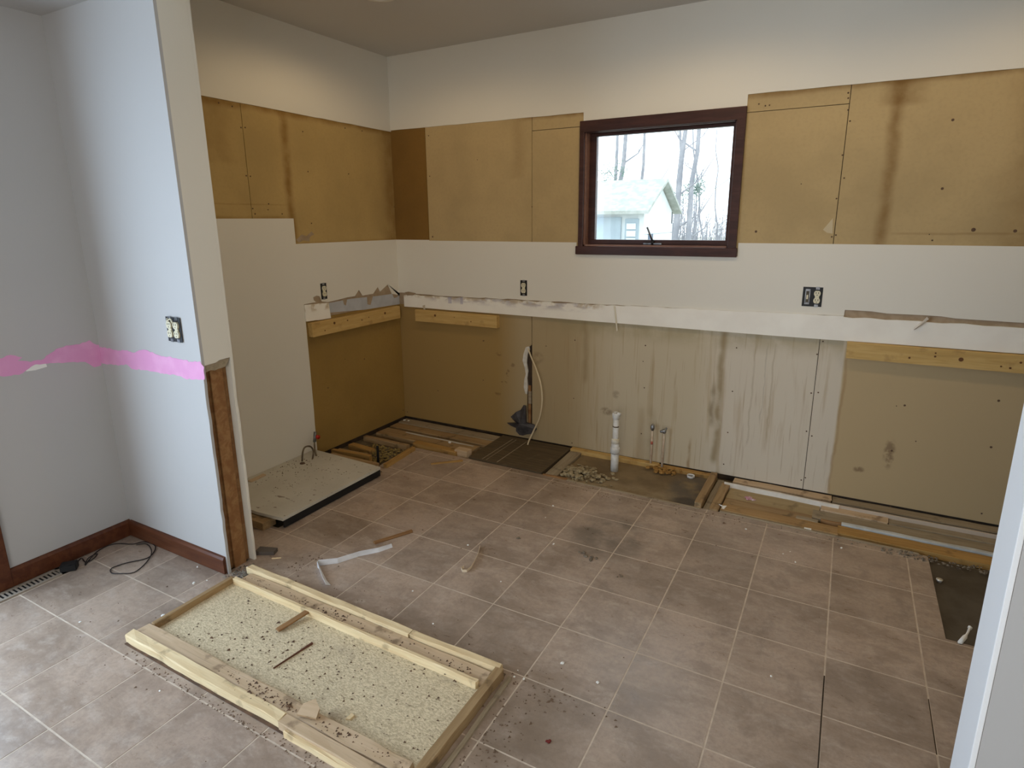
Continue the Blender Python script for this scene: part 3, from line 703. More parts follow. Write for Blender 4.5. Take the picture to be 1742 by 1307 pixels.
crumbs('floor_dirt_crumbs', [(zg(2.16, -2.35, .05, .0002, .16), 150, .002, .006), (zone(.8, 2.0, -2.62, -2.585, .0002), 200, .002, .0045), (zg(.93, -1.87, .05, .0002, .05), 45, .002, .007), (zone(.75, 2.2, -2.03, -1.9, .0002), 40, .001, .004), (zone(1.3, 3.3, -1.9, -.5, .0002), 60, .001, .003), (zg(2.2, -2.05, .12, .0002, .03), 60, .002, .006), (zone(1.5, 2.6, -.60, -.48, .0002), 120, .002, .006), (zone(.6, 1.5, -1.7, -.6, .0002), 60, .0015, .004), (zg(.6, -2.6, .3, .0002, .12), 20, .002, .004)],
       simple('brown_dirt', (.16, .10, .06)), None, 5, 'brown dirt crumbs strewn over the vinyl tiles around the frame', 'dirt')
crumbs('gravelly_dirt', [(zg(.745, -2.065, .03, .002, .03), 140, .003, .008), (zone(3.2, 3.75, -.53, -.47, .0), 160, .004, .010), (zone(2.7, 3.4, -.52, -.47, .0), 60, .002, .006)], simple('grey_dirt', (.10, .075, .055), (.3, .26, .2), 60), None, 8, 'grey grit gathered at the partition foot and along the dark floor patch', 'grit')
# loose sticks inside the frame
def loose(name, p, q, wd, z, th, mat, label, cat='wood scrap', **k):
    o = plank(name, p, q, wd, z, z + th, mat, None, **k); set_props(o, label, cat); return o
a = at(472, 1073, 'z', .01); b = at(528, 1040, 'z', .02)
loose('wood_stick', a, b, .022, .008, .008, M_scrapw, 'flat brown wood stick leaning on the inner rail inside the pine frame', dz=.016)
a = at(465, 1136, 'z', .01); b = at(531, 1093, 'z', .01)
loose('wood_splinter', b, a, .008, .004, .006, simple('dark_red_splinter', (.13, .05, .03)), 'thin dark pointed splinter lying in the middle of the particle board', taper=.9)
c = at(527, 1212, 'z', .035)
prism('wood_chunk', [(-.030, -.022), (.034, -.020), (.030, .010), (.004, .034), (-.026, .012)], 'z', 0, .010, M_pine2, None, base=False)
o = COL.objects[-1]; o.location = (c.x, c.y, .040); o.rotation_euler = (.35, .1, .3); set_props(o, 'tan broken wood chunk propped on the front boards of the pine frame', 'wood scrap')
c = at(595, 1219, 'z', .01)
o = prism('wood_chip', [(-.006, -.012), (.008, -.008), (.009, .010), (-.004, .014)], 'z', 0, .006, M_pine, None, base=False); o.location = (c.x, c.y, .004); set_props(o, 'small pale wood chip on the particle board near the front boards', 'wood scrap')

# ================================================================== LEFT: WHITE PANEL AND HOSE
fp = thing('floor_panel', (.29, -1.33, 0), 'white dusty panel lying on blocks against the left kitchen wall', 'panel')
prism('panel_board', [(.006, -1.70), (.40, -1.715), (.578, -1.700), (.580, -.965), (.006, -.945)], 'z', .045, .062, M_panel, fp)
box('black_front_strip', .566, .577, -1.69, -.965, .004, .045, M_blk, fp)
box('support_block', .30, .50, -1.76, -1.68, .0, .040, M_old, fp, .003)
box('support_block', .05, .26, -1.70, -1.64, -.02, .044, M_old, fp, .003)
box('support_block', .05, .56, -1.01, -.97, -.02, .044, M_old, fp, .003)
sc = at(452, 806, 'z', .063); loose('wood_shim', at(425, 820, 'z', .063), at(450, 808, 'z', .063), .030, .0625, .006, M_pine2, 'small tan wood shim on the white panel beside the partition')
crumbs('panel_crumbs', [(zone(.05, .5, -1.5, -1.0, .062), 90, .002, .005), (zg(.12, -1.2, .05, .062, .08), 40, .002, .006)], M_crumb, None, 9, 'dark crumbs scattered over the white panel by the left wall', 'debris')
hs = thing('water_supply_line', (.10, -1.02, .062), 'looped dull copper water line with red shutoff valve rising from the white panel', 'water line')
def ax_(px, py, x): return tuple(at(px, py, 'x', x))
tube('copper_line', [ax_(514,785,.12), ax_(515,770,.10), ax_(519,761,.08), ax_(528,760,.075), ax_(533,768,.08), ax_(531,785,.13), ax_(529,800,.18), ax_(533,813,.215), ax_(543,819,.235), ax_(551,815,.225), ax_(549,803,.19), ax_(543,788,.14), ax_(537,772,.09), ax_(535,760,.06), ax_(535,748,.05)], .0055, M_hose, hs, 8, 5)
tube('valve_body', [ax_(535,752,.05), ax_(536,735,.05)], [.010, .009], M_valve, hs, 10)
v0 = Vector(ax_(538, 742, .05)); tube('valve_handle', [v0, v0 + Vector((.028, -.01, .0))], [.008, .014], M_red, hs, 10)
p0 = Vector(ax_(514, 785, .12)); lathe('escutcheon', [(.0, .0), (.016, 0), (.014, .005), (0, .006)], (p0.x, p0.y, .062), M_crumb, hs, 12)

# ================================================================== CORNER FLOOR BOARDS
cf = thing('corner_base_frame', (.40, -.55, -.02), 'rough lumber and planks of the removed corner cabinet base', 'floor frame')
def cb_(p, q, wd, z0, z1, mat, jit=.002, nm='board', **k):
    a = at(*p, 'z', z1); b = at(*q, 'z', z1); return plank(nm, a, b, wd, z0, z1, mat, cf, jit, **k)
cb_((562, 772), (641, 790), .045, -.02, .045, M_old)                      # timber beside the white panel
cb_((566, 764), (630, 775), .030, -.02, .035, M_oldo)
cb_((655, 790), (703, 760), .030, -.02, .025, M_oldo)                     # front curb of the left bay
plank('board', (.03, -.075), (.90, -.085), .10, -.02, .006, M_grey, cf)
plank('board', (.03, -.175), (.90, -.180), .09, -.02, .002, M_old, cf)
cb_((690, 735), (806, 759), .018, -.02, .012, M_grey, nm='white_strip')
plank('board', (.05, -.335), (.86, -.345), .13, -.02, .010, M_old, cf)
plank('board', (.43, -.435), (.80, -.445), .055, -.02, .022, M_oldo, cf)
plank('board', (.78, -.43), (.875, -.432), .060, -.02, .036, M_pine2, cf)
plank('board', (.03, -.50), (.42, -.50), .035, -.02, .016, M_old, cf)
plank('board', (.05, -.66), (.26, -.68), .05, -.02, .016, M_oldo, cf)
plank('board', (.04, -.78), (.30, -.76), .06, -.02, .010, M_old, cf)
for o in cf.children:
    if o.name.startswith('white_strip'): o.data.materials[0] = simple('pale_grey_strip', (.50, .47, .42))
p = at(644, 790, 'z', .0); box('bracket', p.x - .008, p.x + .008, p.y - .003, p.y + .003, -.02, .125, M_blk, cf)
r = random.Random(4); bm = bmesh.new()
for i in range(420): rock_bm(bm, (r.uniform(.14, .42), r.uniform(-.86, -.54), r.uniform(-.018, -.004)), r.uniform(.005, .011), r)
o = link('insulation_fill', bm_me(bm), simple('dull_insulation', (.34, .25, .09), (.24, .17, .06), 30, .9), None); set_props(o, 'dull yellow insulation crumbs inside the corner bay', 'insulation', kind='stuff')
a, b = at(733, 791), at(787, 785)
loose('wood_shard', b, a, .020, .0005, .010, M_oldo, 'pointed orange wood shard on the tiles beside the dark plywood', taper=.85)
bm = bmesh.new(); r = random.Random(2)
for px, py in ((688, 715), (695, 716), (765, 753)):
    c = at(px, py, 'z', .012); rock_bm(bm, (c.x, c.y, .013), .010, r, 1, .6)
o = link('plaster_crumbs', bm_me(bm), M_chip, None); set_props(o, 'white plaster crumbs on the planks in the far corner', 'debris', kind='stuff')

# ================================================================== DARK PLYWOOD
o = prism('plywood_sheet', [(.895, -.47), (1.425, -.475), (1.424, -.010), (.890, -.008)], 'z', -.022, .008, M_ply); set_props(o, 'dark brown stained plywood square on the floor below the hanging cable', 'plywood')
bm = bmesh.new()
for k, (x0, x1) in enumerate(((.99, .995), (1.02, 1.023), (1.10, 1.105))):
    add_box(bm, x0, x1, -.46, -.05, .008, .0092)
link('scratch', bm_me(bm), M_grey, o)

# ================================================================== SINK BAY
sf = thing('sink_base_frame', (1.9, -.24, -.02), 'lumber frame of the removed sink cabinet around the drain pipe', 'floor frame')
def sb(p, q, wd, z0, z1, mat, jit=.002, par=sf, nm='board', **k): return plank(nm, p, q, wd, z0, z1, mat, par, jit, **k)
sb((1.435, -.030), (2.02, -.030), .042, -.02, .018, M_ledger); sb((2.02, -.030), (2.345, -.030), .042, -.02, .012, M_oldo)
sb((1.475, -.055), (1.485, -.465), .075, -.02, .006, M_grey); sb((2.358, -.03), (2.358, -.475), .036, -.02, .030, M_old)
sb((2.440, -.10), (2.440, -.475), .045, -.02, .012, M_old); sb((2.40, -.05), (2.40, -.475), .035, -.024, -.004, M_grey)
sb((1.44, -.482), (1.60, -.482), .016, -.02, .008, M_scrapw); sb((1.60, -.486), (2.37, -.486), .018, -.02, .003, M_grey)
def pit():
    m = Mat('dirty_sink_subfloor', .85, .2, world=True)
    c = m.mix(m.noise(5, 5).smooth(.35, .65), (.27, .195, .105), (.19, .135, .075))
    c = m.mix(m.y.smooth(-.30, -.40, 0, .7) * m.noise(8, 4).smooth(.3, .6), c, (.36, .28, .17))
    dx, dy = (m.x - 2.26) * 8, (m.y + .24) * 4
    f = (dx*dx + dy*dy).smooth(.2, 1.3, 1, 0) * m.noise(9, 4).smooth(.3, .55)
    c = m.mix(f * .7, c, (.10, .09, .08))
    dx, dy = (m.x - 2.28) * 14, (m.y + .42) * 14
    f = (dx*dx + dy*dy).smooth(.2, 1.3, 1, 0)
    c = m.mix(f * .8, c, (.055, .05, .048))
    m.col(c).bump(m.noise(30, 5), .5, .006); return m.m
box('base_sheet', 1.52, 2.345, -.478, -.05, -.0235, -.010, pit(), sf)
r = random.Random(11); bm = bmesh.new()
for i in range(260):
    x = r.gauss(1.64, .085); y = r.gauss(-.36, .055)
    if x < 1.48 or y < -.475 or x > 1.86: continue
    d = math.hypot((x - 1.64) / .12, (y + .36) / .08); hgt = max(0, .035 * (1 - d * .6))
    rock_bm(bm, (x, y, -.006 + r.uniform(0, 1) * hgt), r.uniform(.006, .017), r)
o = link('insulation_pile', bm_me(bm), M_foam); set_props(o, 'heap of yellowish broken insulation left of the white drain pipe', 'insulation', kind='stuff')
bm = bmesh.new()
for i in range(50): rock_bm(bm, (r.gauss(2.08, .05), r.gauss(-.085, .022), -.004 + r.random() * .016), r.uniform(.006, .016), r)
o = link('foam_lump', bm_me(bm), M_orange); set_props(o, 'orange crumbled foam at the foot of the capped water pipes', 'insulation', kind='stuff')
# drain pipe
pc = at(1045, 801, 'z', -.01); PX, PY = pc.x, pc.y
dp = thing('drain_pipe', (PX, PY, -.01), 'white plastic drain pipe standing up from the sink bay', 'pipe')
lathe('lower_pipe', [(0, 0), (.024, 0), (.024, .125), (.0, .125)], (PX, PY, -.01), M_pvc, dp)
lathe('coupling', [(.024, .118), (.0295, .122), (.0295, .150), (.026, .158), (.024, .158)], (PX, PY, -.01), M_pvc, dp)
lathe('middle_pipe', [(.0235, .156), (.0235, .185), (.0, .185)], (PX, PY, -.01), M_pvc, dp)
lathe('slip_nut', [(.020, .182), (.0255, .184), (.0265, .206), (.022, .214), (.018, .214)], (PX, PY, -.01), M_pvcr, dp)
lathe('upper_pipe', [(.0180, .212), (.0175, .36), (.0, .36)], (PX, PY, -.01), M_pvc, dp)
lathe('joint_ring', [(.0178, .286), (.0192, .288), (.0192, .292), (.0178, .294)], (PX, PY, -.01), M_hose, dp)
lathe('joint_ring', [(.0242, .116), (.0250, .117), (.0250, .119), (.0242, .120)], (PX, PY, -.01), M_hose, dp)
lathe('open_elbow', [(.0175, .335), (.022, .345), (.024, .365), (.021, .378), (.017, .378), (.016, .350), (.0, .350)], (PX, PY, -.01), M_pvc, dp)
lathe('pipe_mouth', [(0, .352), (.0165, .352), (.0165, .3535), (0, .3535)], (PX, PY, -.01), M_blk, dp)
def spout():
    bm = bmesh.new(); tube_bm(bm, [(PX + .004, PY, .352), (PX + .018, PY - .004, .362), (PX + .022, PY - .005, .372)], [.014, .014, .013], 12, True); return link('elbow_lip', bm_me(bm), M_pvc, dp, smooth=True)
spout()
# water stubs
for px, py, tpx, tpy, lab, red in ((1107, 789, 1110, 729, 'left painted copper water stub with dark oval cap', True), (1126, 795, 1130, 735, 'right painted copper water stub with chrome angled cap', False)):
    q = at(px, py, 'z', 0); yy = min(q.y, -.04) if red else min(q.y, -.05)
    b = at(px, py, 'y', yy); t = at(tpx, tpy, 'y', yy)
    th = thing('water_stub', (b.x, yy, -.01), lab + ' in the sink bay', 'pipe')
    tube('pipe', [(b.x, yy, -.01), (b.x*.5 + t.x*.5, yy, t.z*.5), (t.x, yy, t.z - .01)], .0068, M_copper, th, 10)
    if red:
        tube('red_mark', [(b.x + (t.x-b.x)*.58, yy, t.z*.58), (b.x + (t.x-b.x)*.66, yy, t.z*.66)], .0072, simple('red_paint_mark', (.45, .12, .08)), th, 10)
        lathe('valve_cap', [(0, -.022), (.007, -.020), (.012, -.010), (.0135, 0), (.012, .012), (.007, .020), (0, .022)], (t.x, yy, t.z + .006), M_valve, th, 14)
    else:
        lathe('valve_cap', [(0, -.014), (.008, -.013), (.012, -.005), (.013, .004), (.009, .012), (0, .014)], (t.x, yy, t.z + .004), M_valve, th, 14)
        tube('valve_outlet', [(t.x + .004, yy, t.z + .006), (t.x - .022, yy - .012, t.z + .002)], [.010, .0075], M_valve, th, 10)
        tube('valve_stem', [(t.x, yy, t.z + .008), (t.x + .012, yy + .012, t.z + .022)], .006, M_valve, th, 8)
c = at(1174, 807, 'z', .0); c.y -= .025; c.x += .01
bm = bmesh.new(); n = 28
rg = [[bm.verts.new((c.x + rr*math.cos(2*math.pi*k/n), c.y + rr*math.sin(2*math.pi*k/n), z)) for k in range(n)] for rr, z in ((.0215, -.009), (.023, .006), (.0185, .006), (.0175, -.009))]
for i in range(4):
    for k in range(n): bm.faces.new((rg[i][k], rg[i][(k+1) % n], rg[(i+1) % 4][(k+1) % n], rg[(i+1) % 4][k]))
o = link('plastic_ring', bm_me(bm), M_pvc, None, smooth=True); set_props(o, 'white plastic ring lying in the sink bay', 'ring')

# ================================================================== RIGHT BAY
rf = thing('right_base_frame', (3.1, -.26, -.02), 'planks and strips of the removed cabinet base under the right part of the back wall', 'floor frame')
def rb(p, q, wd, z0, z1, mat, jit=.002, nm='board'):
    a = at(*p, 'z', z1); b = at(*q, 'z', z1); d = (b - a).normalized(); 
    return plank(nm, a, b, wd, z0, z1, mat, rf, jit)
M_wstrip = simple('white_strip_edge', (.80, .76, .69), (.70, .65, .57), 14, .6)
M_bstrip = simple('pale_blue_strip', (.60, .62, .60), (.50, .51, .49), 14, .6)
plank('board', (2.47, -.040), (2.98, -.040), .070, -.02, .010, M_pine2, rf); plank('board', (2.985, -.042), (XR - .4, -.045), .072, -.02, .007, M_grey, rf)
rb((1233, 820), (1428, 860), .016, -.02, .022, M_wstrip, nm='white_strip'); rb((1429, 860), (1720, 915), .010, -.02, .020, simple('dull_strip', (.56, .46, .36)), nm='dull_strip')
plank('board', (2.47, -.19), (2.93, -.195), .17, -.02, -.004, wood('straw_board', (.44, .33, .18), (.38, .28, .14)), rf)
plank('board', (2.935, -.15), (3.24, -.155), .10, -.02, .004, M_pine2, rf); plank('board', (3.245, -.15), (XR - .4, -.15), .10, -.02, .000, M_grey, rf)
plank('board', (2.90, -.255), (XR - .4, -.26), .10, -.02, -.002, M_grey, rf)
rb((1397, 883), (1433, 891), .016, -.02, .012, M_scrapw); rb((1433, 890), (1720, 948), .024, -.02, .016, M_bstrip, nm='pale_strip')
plank('board', (2.47, -.325), (2.90, -.33), .09, -.02, .000, M_old, rf)
plank('board', (2.47, -.41), (3.02, -.415), .085, -.02, .006, wood('amber_board', (.43, .27, .12), (.35, .21, .085)), rf)
plank('board', (3.02, -.40), (XR - .4, -.405), .085, -.02, .008, M_oldo, rf)
plank('board', (2.47, -.468), (3.35, -.470), .018, -.02, .004, M_grey, rf)
plank('board', (2.83, -.355), (2.93, -.36), .035, -.02, .008, M_grey, rf)
def scrap(name, px, py, z, s, mat, label, cat='scrap', n=7, seed=1, flat=.5):
    r = random.Random(seed); bm = bmesh.new(); c = at(px, py, 'z', z)
    for i in range(n): rock_bm(bm, (c.x + r.gauss(0, s*.6), c.y + r.gauss(0, s*.5), z + s*flat*.35), s * r.uniform(.35, .7), r, 1, flat)
    o = link(name, bm_me(bm), mat); return set_props(o, label, cat)
scrap('pink_scrap', 1273, 849, -.004, .022, M_pinks, 'crumpled pink and white scrap in the right base bay', 'scrap', 9, 3)
c = at(1230, 863, 'z', .006)
o = prism('plaster_flake', [(-.022, .012), (.0, .006), (.018, .012), (.010, -.006), (.004, -.022), (-.008, -.018), (-.002, -.004)], 'z', 0, .004, M_chip, None, base=False); o.location = (c.x, c.y, .007); o.rotation_euler = (.2, .1, .2); set_props(o, 'white broken plaster flake at the left end of the right bay', 'scrap')
c = at(1374, 900, 'z', .003); o = box('plaster_flake', c.x-.016, c.x+.016, c.y-.006, c.y+.006, .001, .006, M_chip); set_props(o, 'pale flat flake at the front edge of the right bay', 'scrap')

# ================================================================== BLACK PATCH ITEMS
a, b = at(1633, 1095, 'z', 0), at(1650, 1068, 'z', .02)
nl = thing('bent_caulk_piece', (a.x, a.y, 0), 'white bone-shaped caulk piece standing at the dark floor patch by the right wall end', 'scrap')
tube('caulk_stem', [a + Vector((0, 0, .004)), (a + b) / 2 + Vector((.004, 0, .004)), b], [.008, .0038, .005], M_chip, nl, 8, 3)
bm = bmesh.new(); rr_ = random.Random(5); rock_bm(bm, b, .008, rr_, 1, .9); link('caulk_knob', bm_me(bm), M_chip, nl); bm = bmesh.new(); rock_bm(bm, a + Vector((0, 0, .004)), .011, rr_, 1, .4); link('caulk_foot', bm_me(bm), M_chip, nl)
c = at(1598, 988, 'z', -.005); lathe('metal_cap', [(0, 0), (.009, 0), (.012, .010), (.0125, .014), (.0, .012)], (c.x, c.y, -.012), simple('pale_metal', (.7, .66, .58), metal=.5, rough=.35), None, 16)
set_props(COL.objects[-1], 'small round pale metal cap on the dark floor patch', 'cap')

# ================================================================== THINGS HANGING ON THE BACK WALL
cbl = tube('hanging_cable', [tuple(at(898, 591, 'y', .006)), tuple(at(903, 606, 'y', -.02)), tuple(at(912, 628, 'y', -.04)), tuple(at(920, 655, 'y', -.06)), tuple(at(922, 685, 'y', -.07)), tuple(at(917, 712, 'y', -.07)), tuple(at(907, 735, 'y', -.075)), tuple(at(899, 752, 'y', -.09)), tuple(at(897, 763, 'y', -.10))], .0055, M_cable, None, 8, 6)
set_props(cbl, 'cream electrical cable hanging from the broken joint in the back wall', 'cable')
def sheet(name, pts, y, mat, label, cat, amp=.012, th=.003):
    bm = bmesh.new(); P = [at(px, py, 'y', y) for px, py in pts]; c = sum(P, Vector()) / len(P)
    rr = random.Random(len(pts)); A = []; B = []
    for p in P:
        d = rr.uniform(0, amp); A.append(bm.verts.new((p.x, y - d - th, p.z))); B.append(bm.verts.new((p.x, y - d * .3, p.z)))
    ca_ = bm.verts.new((c.x, y - amp * 1.2 - th, c.z)); cb2 = bm.verts.new((c.x, y - .001, c.z)); n = len(P)
    for i in range(n):
        j = (i + 1) % n; bm.faces.new((A[i], A[j], ca_)); bm.faces.new((B[j], B[i], cb2)); bm.faces.new((A[i], B[i], B[j], A[j]))
    o = link(name, bm_me(bm), mat); return set_props(o, label, cat)
sheet('foil_scrap', [(892, 689), (896, 690), (897, 718), (909, 722), (914, 730), (907, 737), (898, 738), (890, 741), (884, 740), (879, 733), (880, 727), (870, 724), (864, 719), (879, 719), (871, 708), (880, 700), (887, 697)], -.004, M_tape, 'crumpled dark grey foil scrap at the foot of the broken joint', 'scrap', .022)
sheet('paper_sliver', [(1044, 521), (1047, 521), (1051, 562), (1049, 564)], -.016, simple('cream_sliver', (.72, .66, .52)), 'thin cream sliver dangling from the plaster strip below the window', 'scrap', .006, .0015)
sheet('paper_sliver', [(1577, 539), (1580, 543), (1571, 550), (1558, 560), (1554, 561), (1555, 557), (1568, 548)], -.016, simple('pale_sliver', (.70, .64, .56)), 'slanting pale paper sliver curling off the plaster strip at the right', 'scrap', .012, .0015)
sheet('paper_sliver', [(719, 520), (723, 519), (724, 533), (721, 528)], -.016, simple('tan_sliver', (.55, .46, .34)), 'tiny torn paper tag above the short ledger board', 'scrap', .004, .001)

# ================================================================== LOOSE PIECES ON THE TILES
def ribbon(name, pts, hgt, th, mat, label, cat='scrap', zt=None):
    bm = bmesh.new(); n = len(pts); rows = []
    for i, (p, z0, z1, lean) in enumerate(pts):
        p = Vector((p[0], p[1], 0)); a = Vector((pts[max(i-1, 0)][0][0], pts[max(i-1, 0)][0][1], 0)); b = Vector((pts[min(i+1, n-1)][0][0], pts[min(i+1, n-1)][0][1], 0))
        d = (b - a).normalized(); nn = Vector((-d.y, d.x, 0))
        rows.append([bm.verts.new(p + Vector((0, 0, z0))), bm.verts.new(p + nn * lean + Vector((0, 0, z1))), bm.verts.new(p + nn * (lean + th) + Vector((0, 0, z1))), bm.verts.new(p + nn * th + Vector((0, 0, z0)))])
    for i in range(n - 1):
        for k in range(4): bm.faces.new((rows[i][k], rows[i][(k+1) % 4], rows[i+1][(k+1) % 4], rows[i+1][k]))
    bm.faces.new(rows[0][::-1]); bm.faces.new(rows[-1])
    o = link(name, bm_me(bm), mat); return set_props(o, label, cat)
A = [at(563, 996), at(556, 988), at(549, 975), at(541, 966), at(543, 963.5), at(575, 959), at(612, 947), at(645, 940), at(668, 932)]
ribbon('paper_strip', [(A[0], .001, .012, .02), (A[1], .001, .020, .016), (A[2], .001, .026, .012), (A[3], .001, .030, .0), (A[4], .001, .030, 0), (A[5], .001, .026, .002), (A[6], .001, .024, .004), (A[7], .001, .020, .008), (A[8], .001, .016, .01)], .03, .0022, M_paper, 'bent white strip of corner tape on the tiles behind the pine frame')
a, b = at(637, 925), at(701, 905)
loose('wood_lath', a, b, .022, .0005, .007, M_scrapw, 'flat brown piece of lath on the tiles beyond the white strip')
c = [at(816, 932), at(813, 945), at(807, 958), at(801, 968), at(794, 974), at(787, 974), at(785, 970), at(790, 967)]
ribbon('curled_shaving', [(p, .001, .001 + .013, .001) for p in c], .01, .0012, simple('tan_shaving', (.74, .60, .42)), 'thin tan curled shaving lying alone on the tiles')
a = at(453, 941)
o = prism('grey_offcut', [(-.045, -.022), (.046, -.018), (.048, .018), (-.04, .026)], 'z', 0, .018, simple('grey_brown_block', (.12, .10, .085)), None, base=False); o.location = (a.x, a.y, .0003); o.rotation_euler = (0, 0, .45); set_props(o, 'dark grey block on the floor at the foot of the partition', 'offcut')
a, b = at(463, 951), at(478, 950); loose('pale_splinter', a, b, .005, .0005, .004, M_pine, 'short pale splinter beside the dark grey block', taper=.3)
# white chips
chips = [(957,1129,7),(1017,1162,6),(891,1156,5),(881,1141,3),(875,1152,4),(941,861,4),(942,926,4),(928,881,3),(796,928,4),(737,1062,5),(702,1006,3),(852,990,3),(1269,901,4),(1332,943,4),(1353,957,4),(1312,1151,4),(1162,1102,0),(330,993,5),(352,988,3),(277,1048,5),(136,1059,4),(336,965,4),(272,1176,3),(421,966,5),(428,969,4),(1344,939,2.5),(1240,1014,0),(1431,933,4)]
k = 0
for px, py, s in chips:
    if not s: continue
    r = random.Random(px); p = at(px, py); dist = (p - CLOC).length; sz = s * dist / CF * .45
    bm = bmesh.new(); rock_bm(bm, (p.x, p.y, sz * .35), sz, r, 1, .55)
    o = link('plaster_chip', bm_me(bm), M_chip); pl = 'left of the pine frame near the dining baseboards' if p.x < .8 and p.y < -2.0 else 'beyond the pine frame toward the sink bay' if p.y > -1.95 else 'right of the pine frame in the foreground'; o['label'] = 'small white plaster chip on the tiles ' + pl; o['category'] = 'chip'; o['group'] = 'white plaster chips ' + pl; k += 1
p = at(934, 1263); bm = bmesh.new(); r = random.Random(3)
for i in range(4): rock_bm(bm, (p.x + r.gauss(0, .004), p.y + r.gauss(0, .004), .002), .005, r, 1, .5)
set_props(link('red_crumb', bm_me(bm), simple('dark_red_crumb', (.16, .02, .015))), 'dark red crumb on the tiles right of the pine frame', 'crumb')
for px, py, s, lab in ((1005, 950, .020, 'grey dirt clod on the tiles in the middle of the room'), (990, 941, .016, 'flatter grey dirt clod just left of the larger one'), (883, 917, .010, 'small dark clod on the tiles near the plywood'), (1055, 980, .011, 'small brown clod nearer the camera than the grey clods')):
    scrap('dirt_clod', px, py, .0, s, simple('grey_clod', (.22, .18, .13), (.14, .11, .08), 60), lab, 'dirt clod', 4, px, .45)

# adapter, cord, register
ad = thing('power_adapter', tuple(at(114, 968)), 'black plug-in power adapter on the floor by the dining baseboard', 'adapter')
c = at(114, 972); bm = bmesh.new(); add_box(bm, -.032, .032, -.022, .022, 0, .034); bmesh.ops.bevel(bm, geom=bm.edges[:], offset=.004, segments=2, affect='EDGES')
link('adapter_body', bm_me(bm), M_blk, ad, loc=(c.x, c.y + .012, .001), rot=(0, 0, .9))
tube('adapter_cord', [tuple(at(125, 966, 'z', .01)), tuple(at(138, 950, 'z', .004)), tuple(at(146, 957, 'z', .004)), tuple(at(160, 950, 'z', .004)), tuple(at(165, 942, 'z', .004)), tuple(at(150, 950, 'z', .008)), tuple(at(145, 962, 'z', .004)), tuple(at(160, 943, 'z', .008)), tuple(at(180, 930, 'z', .004)), tuple(at(200, 925, 'z', .004)), tuple(at(225, 926, 'z', .004)), tuple(at(245, 922, 'z', .004)), tuple(at(262, 927, 'z', .004)),
    tuple(at(263, 937, 'z', .004)), tuple(at(250, 950, 'z', .004)), tuple(at(215, 958, 'z', .004)), tuple(at(190, 967, 'z', .004)), tuple(at(190, 975, 'z', .004)), tuple(at(205, 976, 'z', .004)), tuple(at(228, 974, 'z', .004)), tuple(at(248, 958, 'z', .004)), tuple(at(258, 940, 'z', .006)), tuple(at(250, 926, 'z', .008)), tuple(at(232, 927, 'z', .008))], .0024, M_cord, ad, 6, 4)
y0, y1 = -2.86, -2.43
x0 = XD + .022
vr = thing('floor_register', (x0 + .035, (y0+y1)/2, 0), 'beige metal floor register with dark slots beside the dining baseboard', 'vent')
boxes('register_frame', [(x0, x0 + .014, y0, y1, .0002, .005), (x0 + .058, x0 + .072, y0, y1, .0002, .005), (x0, x0 + .072, y0, y0 + .02, .0002, .005), (x0, x0 + .072, y1 - .02, y1, .0002, .005)], M_vent, vr)
box('register_well', x0 + .012, x0 + .060, y0 + .015, y1 - .015, .0002, .0012, M_blk, vr)
n = 24
me = None
for i in range(n):
    yy = y0 + .03 + (y1 - y0 - .06) * i / (n - 1)
    if me is None:
        bm = bmesh.new(); add_box(bm, -.022, .022, -.0035, .0035, 0, .0034); me = bm_me(bm); me.materials.append(M_vent)
    s_ = bpy.data.objects.new('slat', me); COL.objects.link(s_); s_.parent = vr; s_.location = Vector((x0 + .036, yy, .0012)) - vr.location

# ================================================================== OUTSIDE
gr = box('ground_outside', -40, 40, .6, 70, -.9, -.7, M_ground, None); gr['kind'] = 'structure'
sh = thing('garden_shed', (-2.2, 9.2, -.7), 'pale shed with mossy gable roof and double doors beyond the window', 'shed')
ec = at(1103, 358, 'y', 8.0); rg_ = at(1124, 304, 'y', 9.3)
ex, ez = ec.x, ec.z; rx, rz = ec.x + .02, rg_.z
xl = ex - 3.6; wy0 = 8.22; depth = 2 * (9.3 - 8.0); yb = 8.0 + depth; wyb = yb - .22; wxr = ex - .16
# roof panels
bm = bmesh.new()
def slope(bm, ya, za, yb_, zb, x0, x1, th=.06):
    vs = [bm.verts.new(c) for c in ((x0, ya, za), (x1, ya, za), (x1, yb_, zb), (x0, yb_, zb), (x0, ya, za-th), (x1, ya, za-th), (x1, yb_, zb-th), (x0, yb_, zb-th))]
    for f in ((0,1,2,3),(7,6,5,4),(0,4,5,1),(1,5,6,2),(2,6,7,3),(3,7,4,0)): bm.faces.new([vs[i] for i in f])
slope(bm, 8.0, ez, 9.3, rz, xl, ex); link('roof_slope', bm_me(bm), M_shedr, sh)
bm = bmesh.new(); slope(bm, 9.3, rz, yb, ez, xl, ex); link('roof_slope', bm_me(bm), M_shedr, sh)
box('wall', xl + .2, wxr, wy0, wy0 + .05, -.7, ez, M_shedw, sh)
prism('gable_wall', [(wy0, -.7), (wyb, -.7), (wyb, ez - .02), (9.3, rz - .1), (wy0, ez + .1)], 'x', wxr - .05, wxr, M_shedw, sh)
box('wall', xl + .2, wxr, wyb - .05, wyb, -.7, ez, M_shedw, sh)
c0 = at(1013, 400, 'y', wy0 - .02).x; c1 = at(1056, 400, 'y', wy0 - .02).x; c2 = at(1063, 400, 'y', wy0 - .02).x; c3 = at(1086, 400, 'y', wy0 - .02).x
box('door_leaf', c0 - 1.0, c1, wy0 - .04, wy0, -.6, ez - .12, M_shedd, sh); dr = box('louvred_door', c2, c3, wy0 - .04, wy0, -.6, ez - .15, M_shedd, sh)
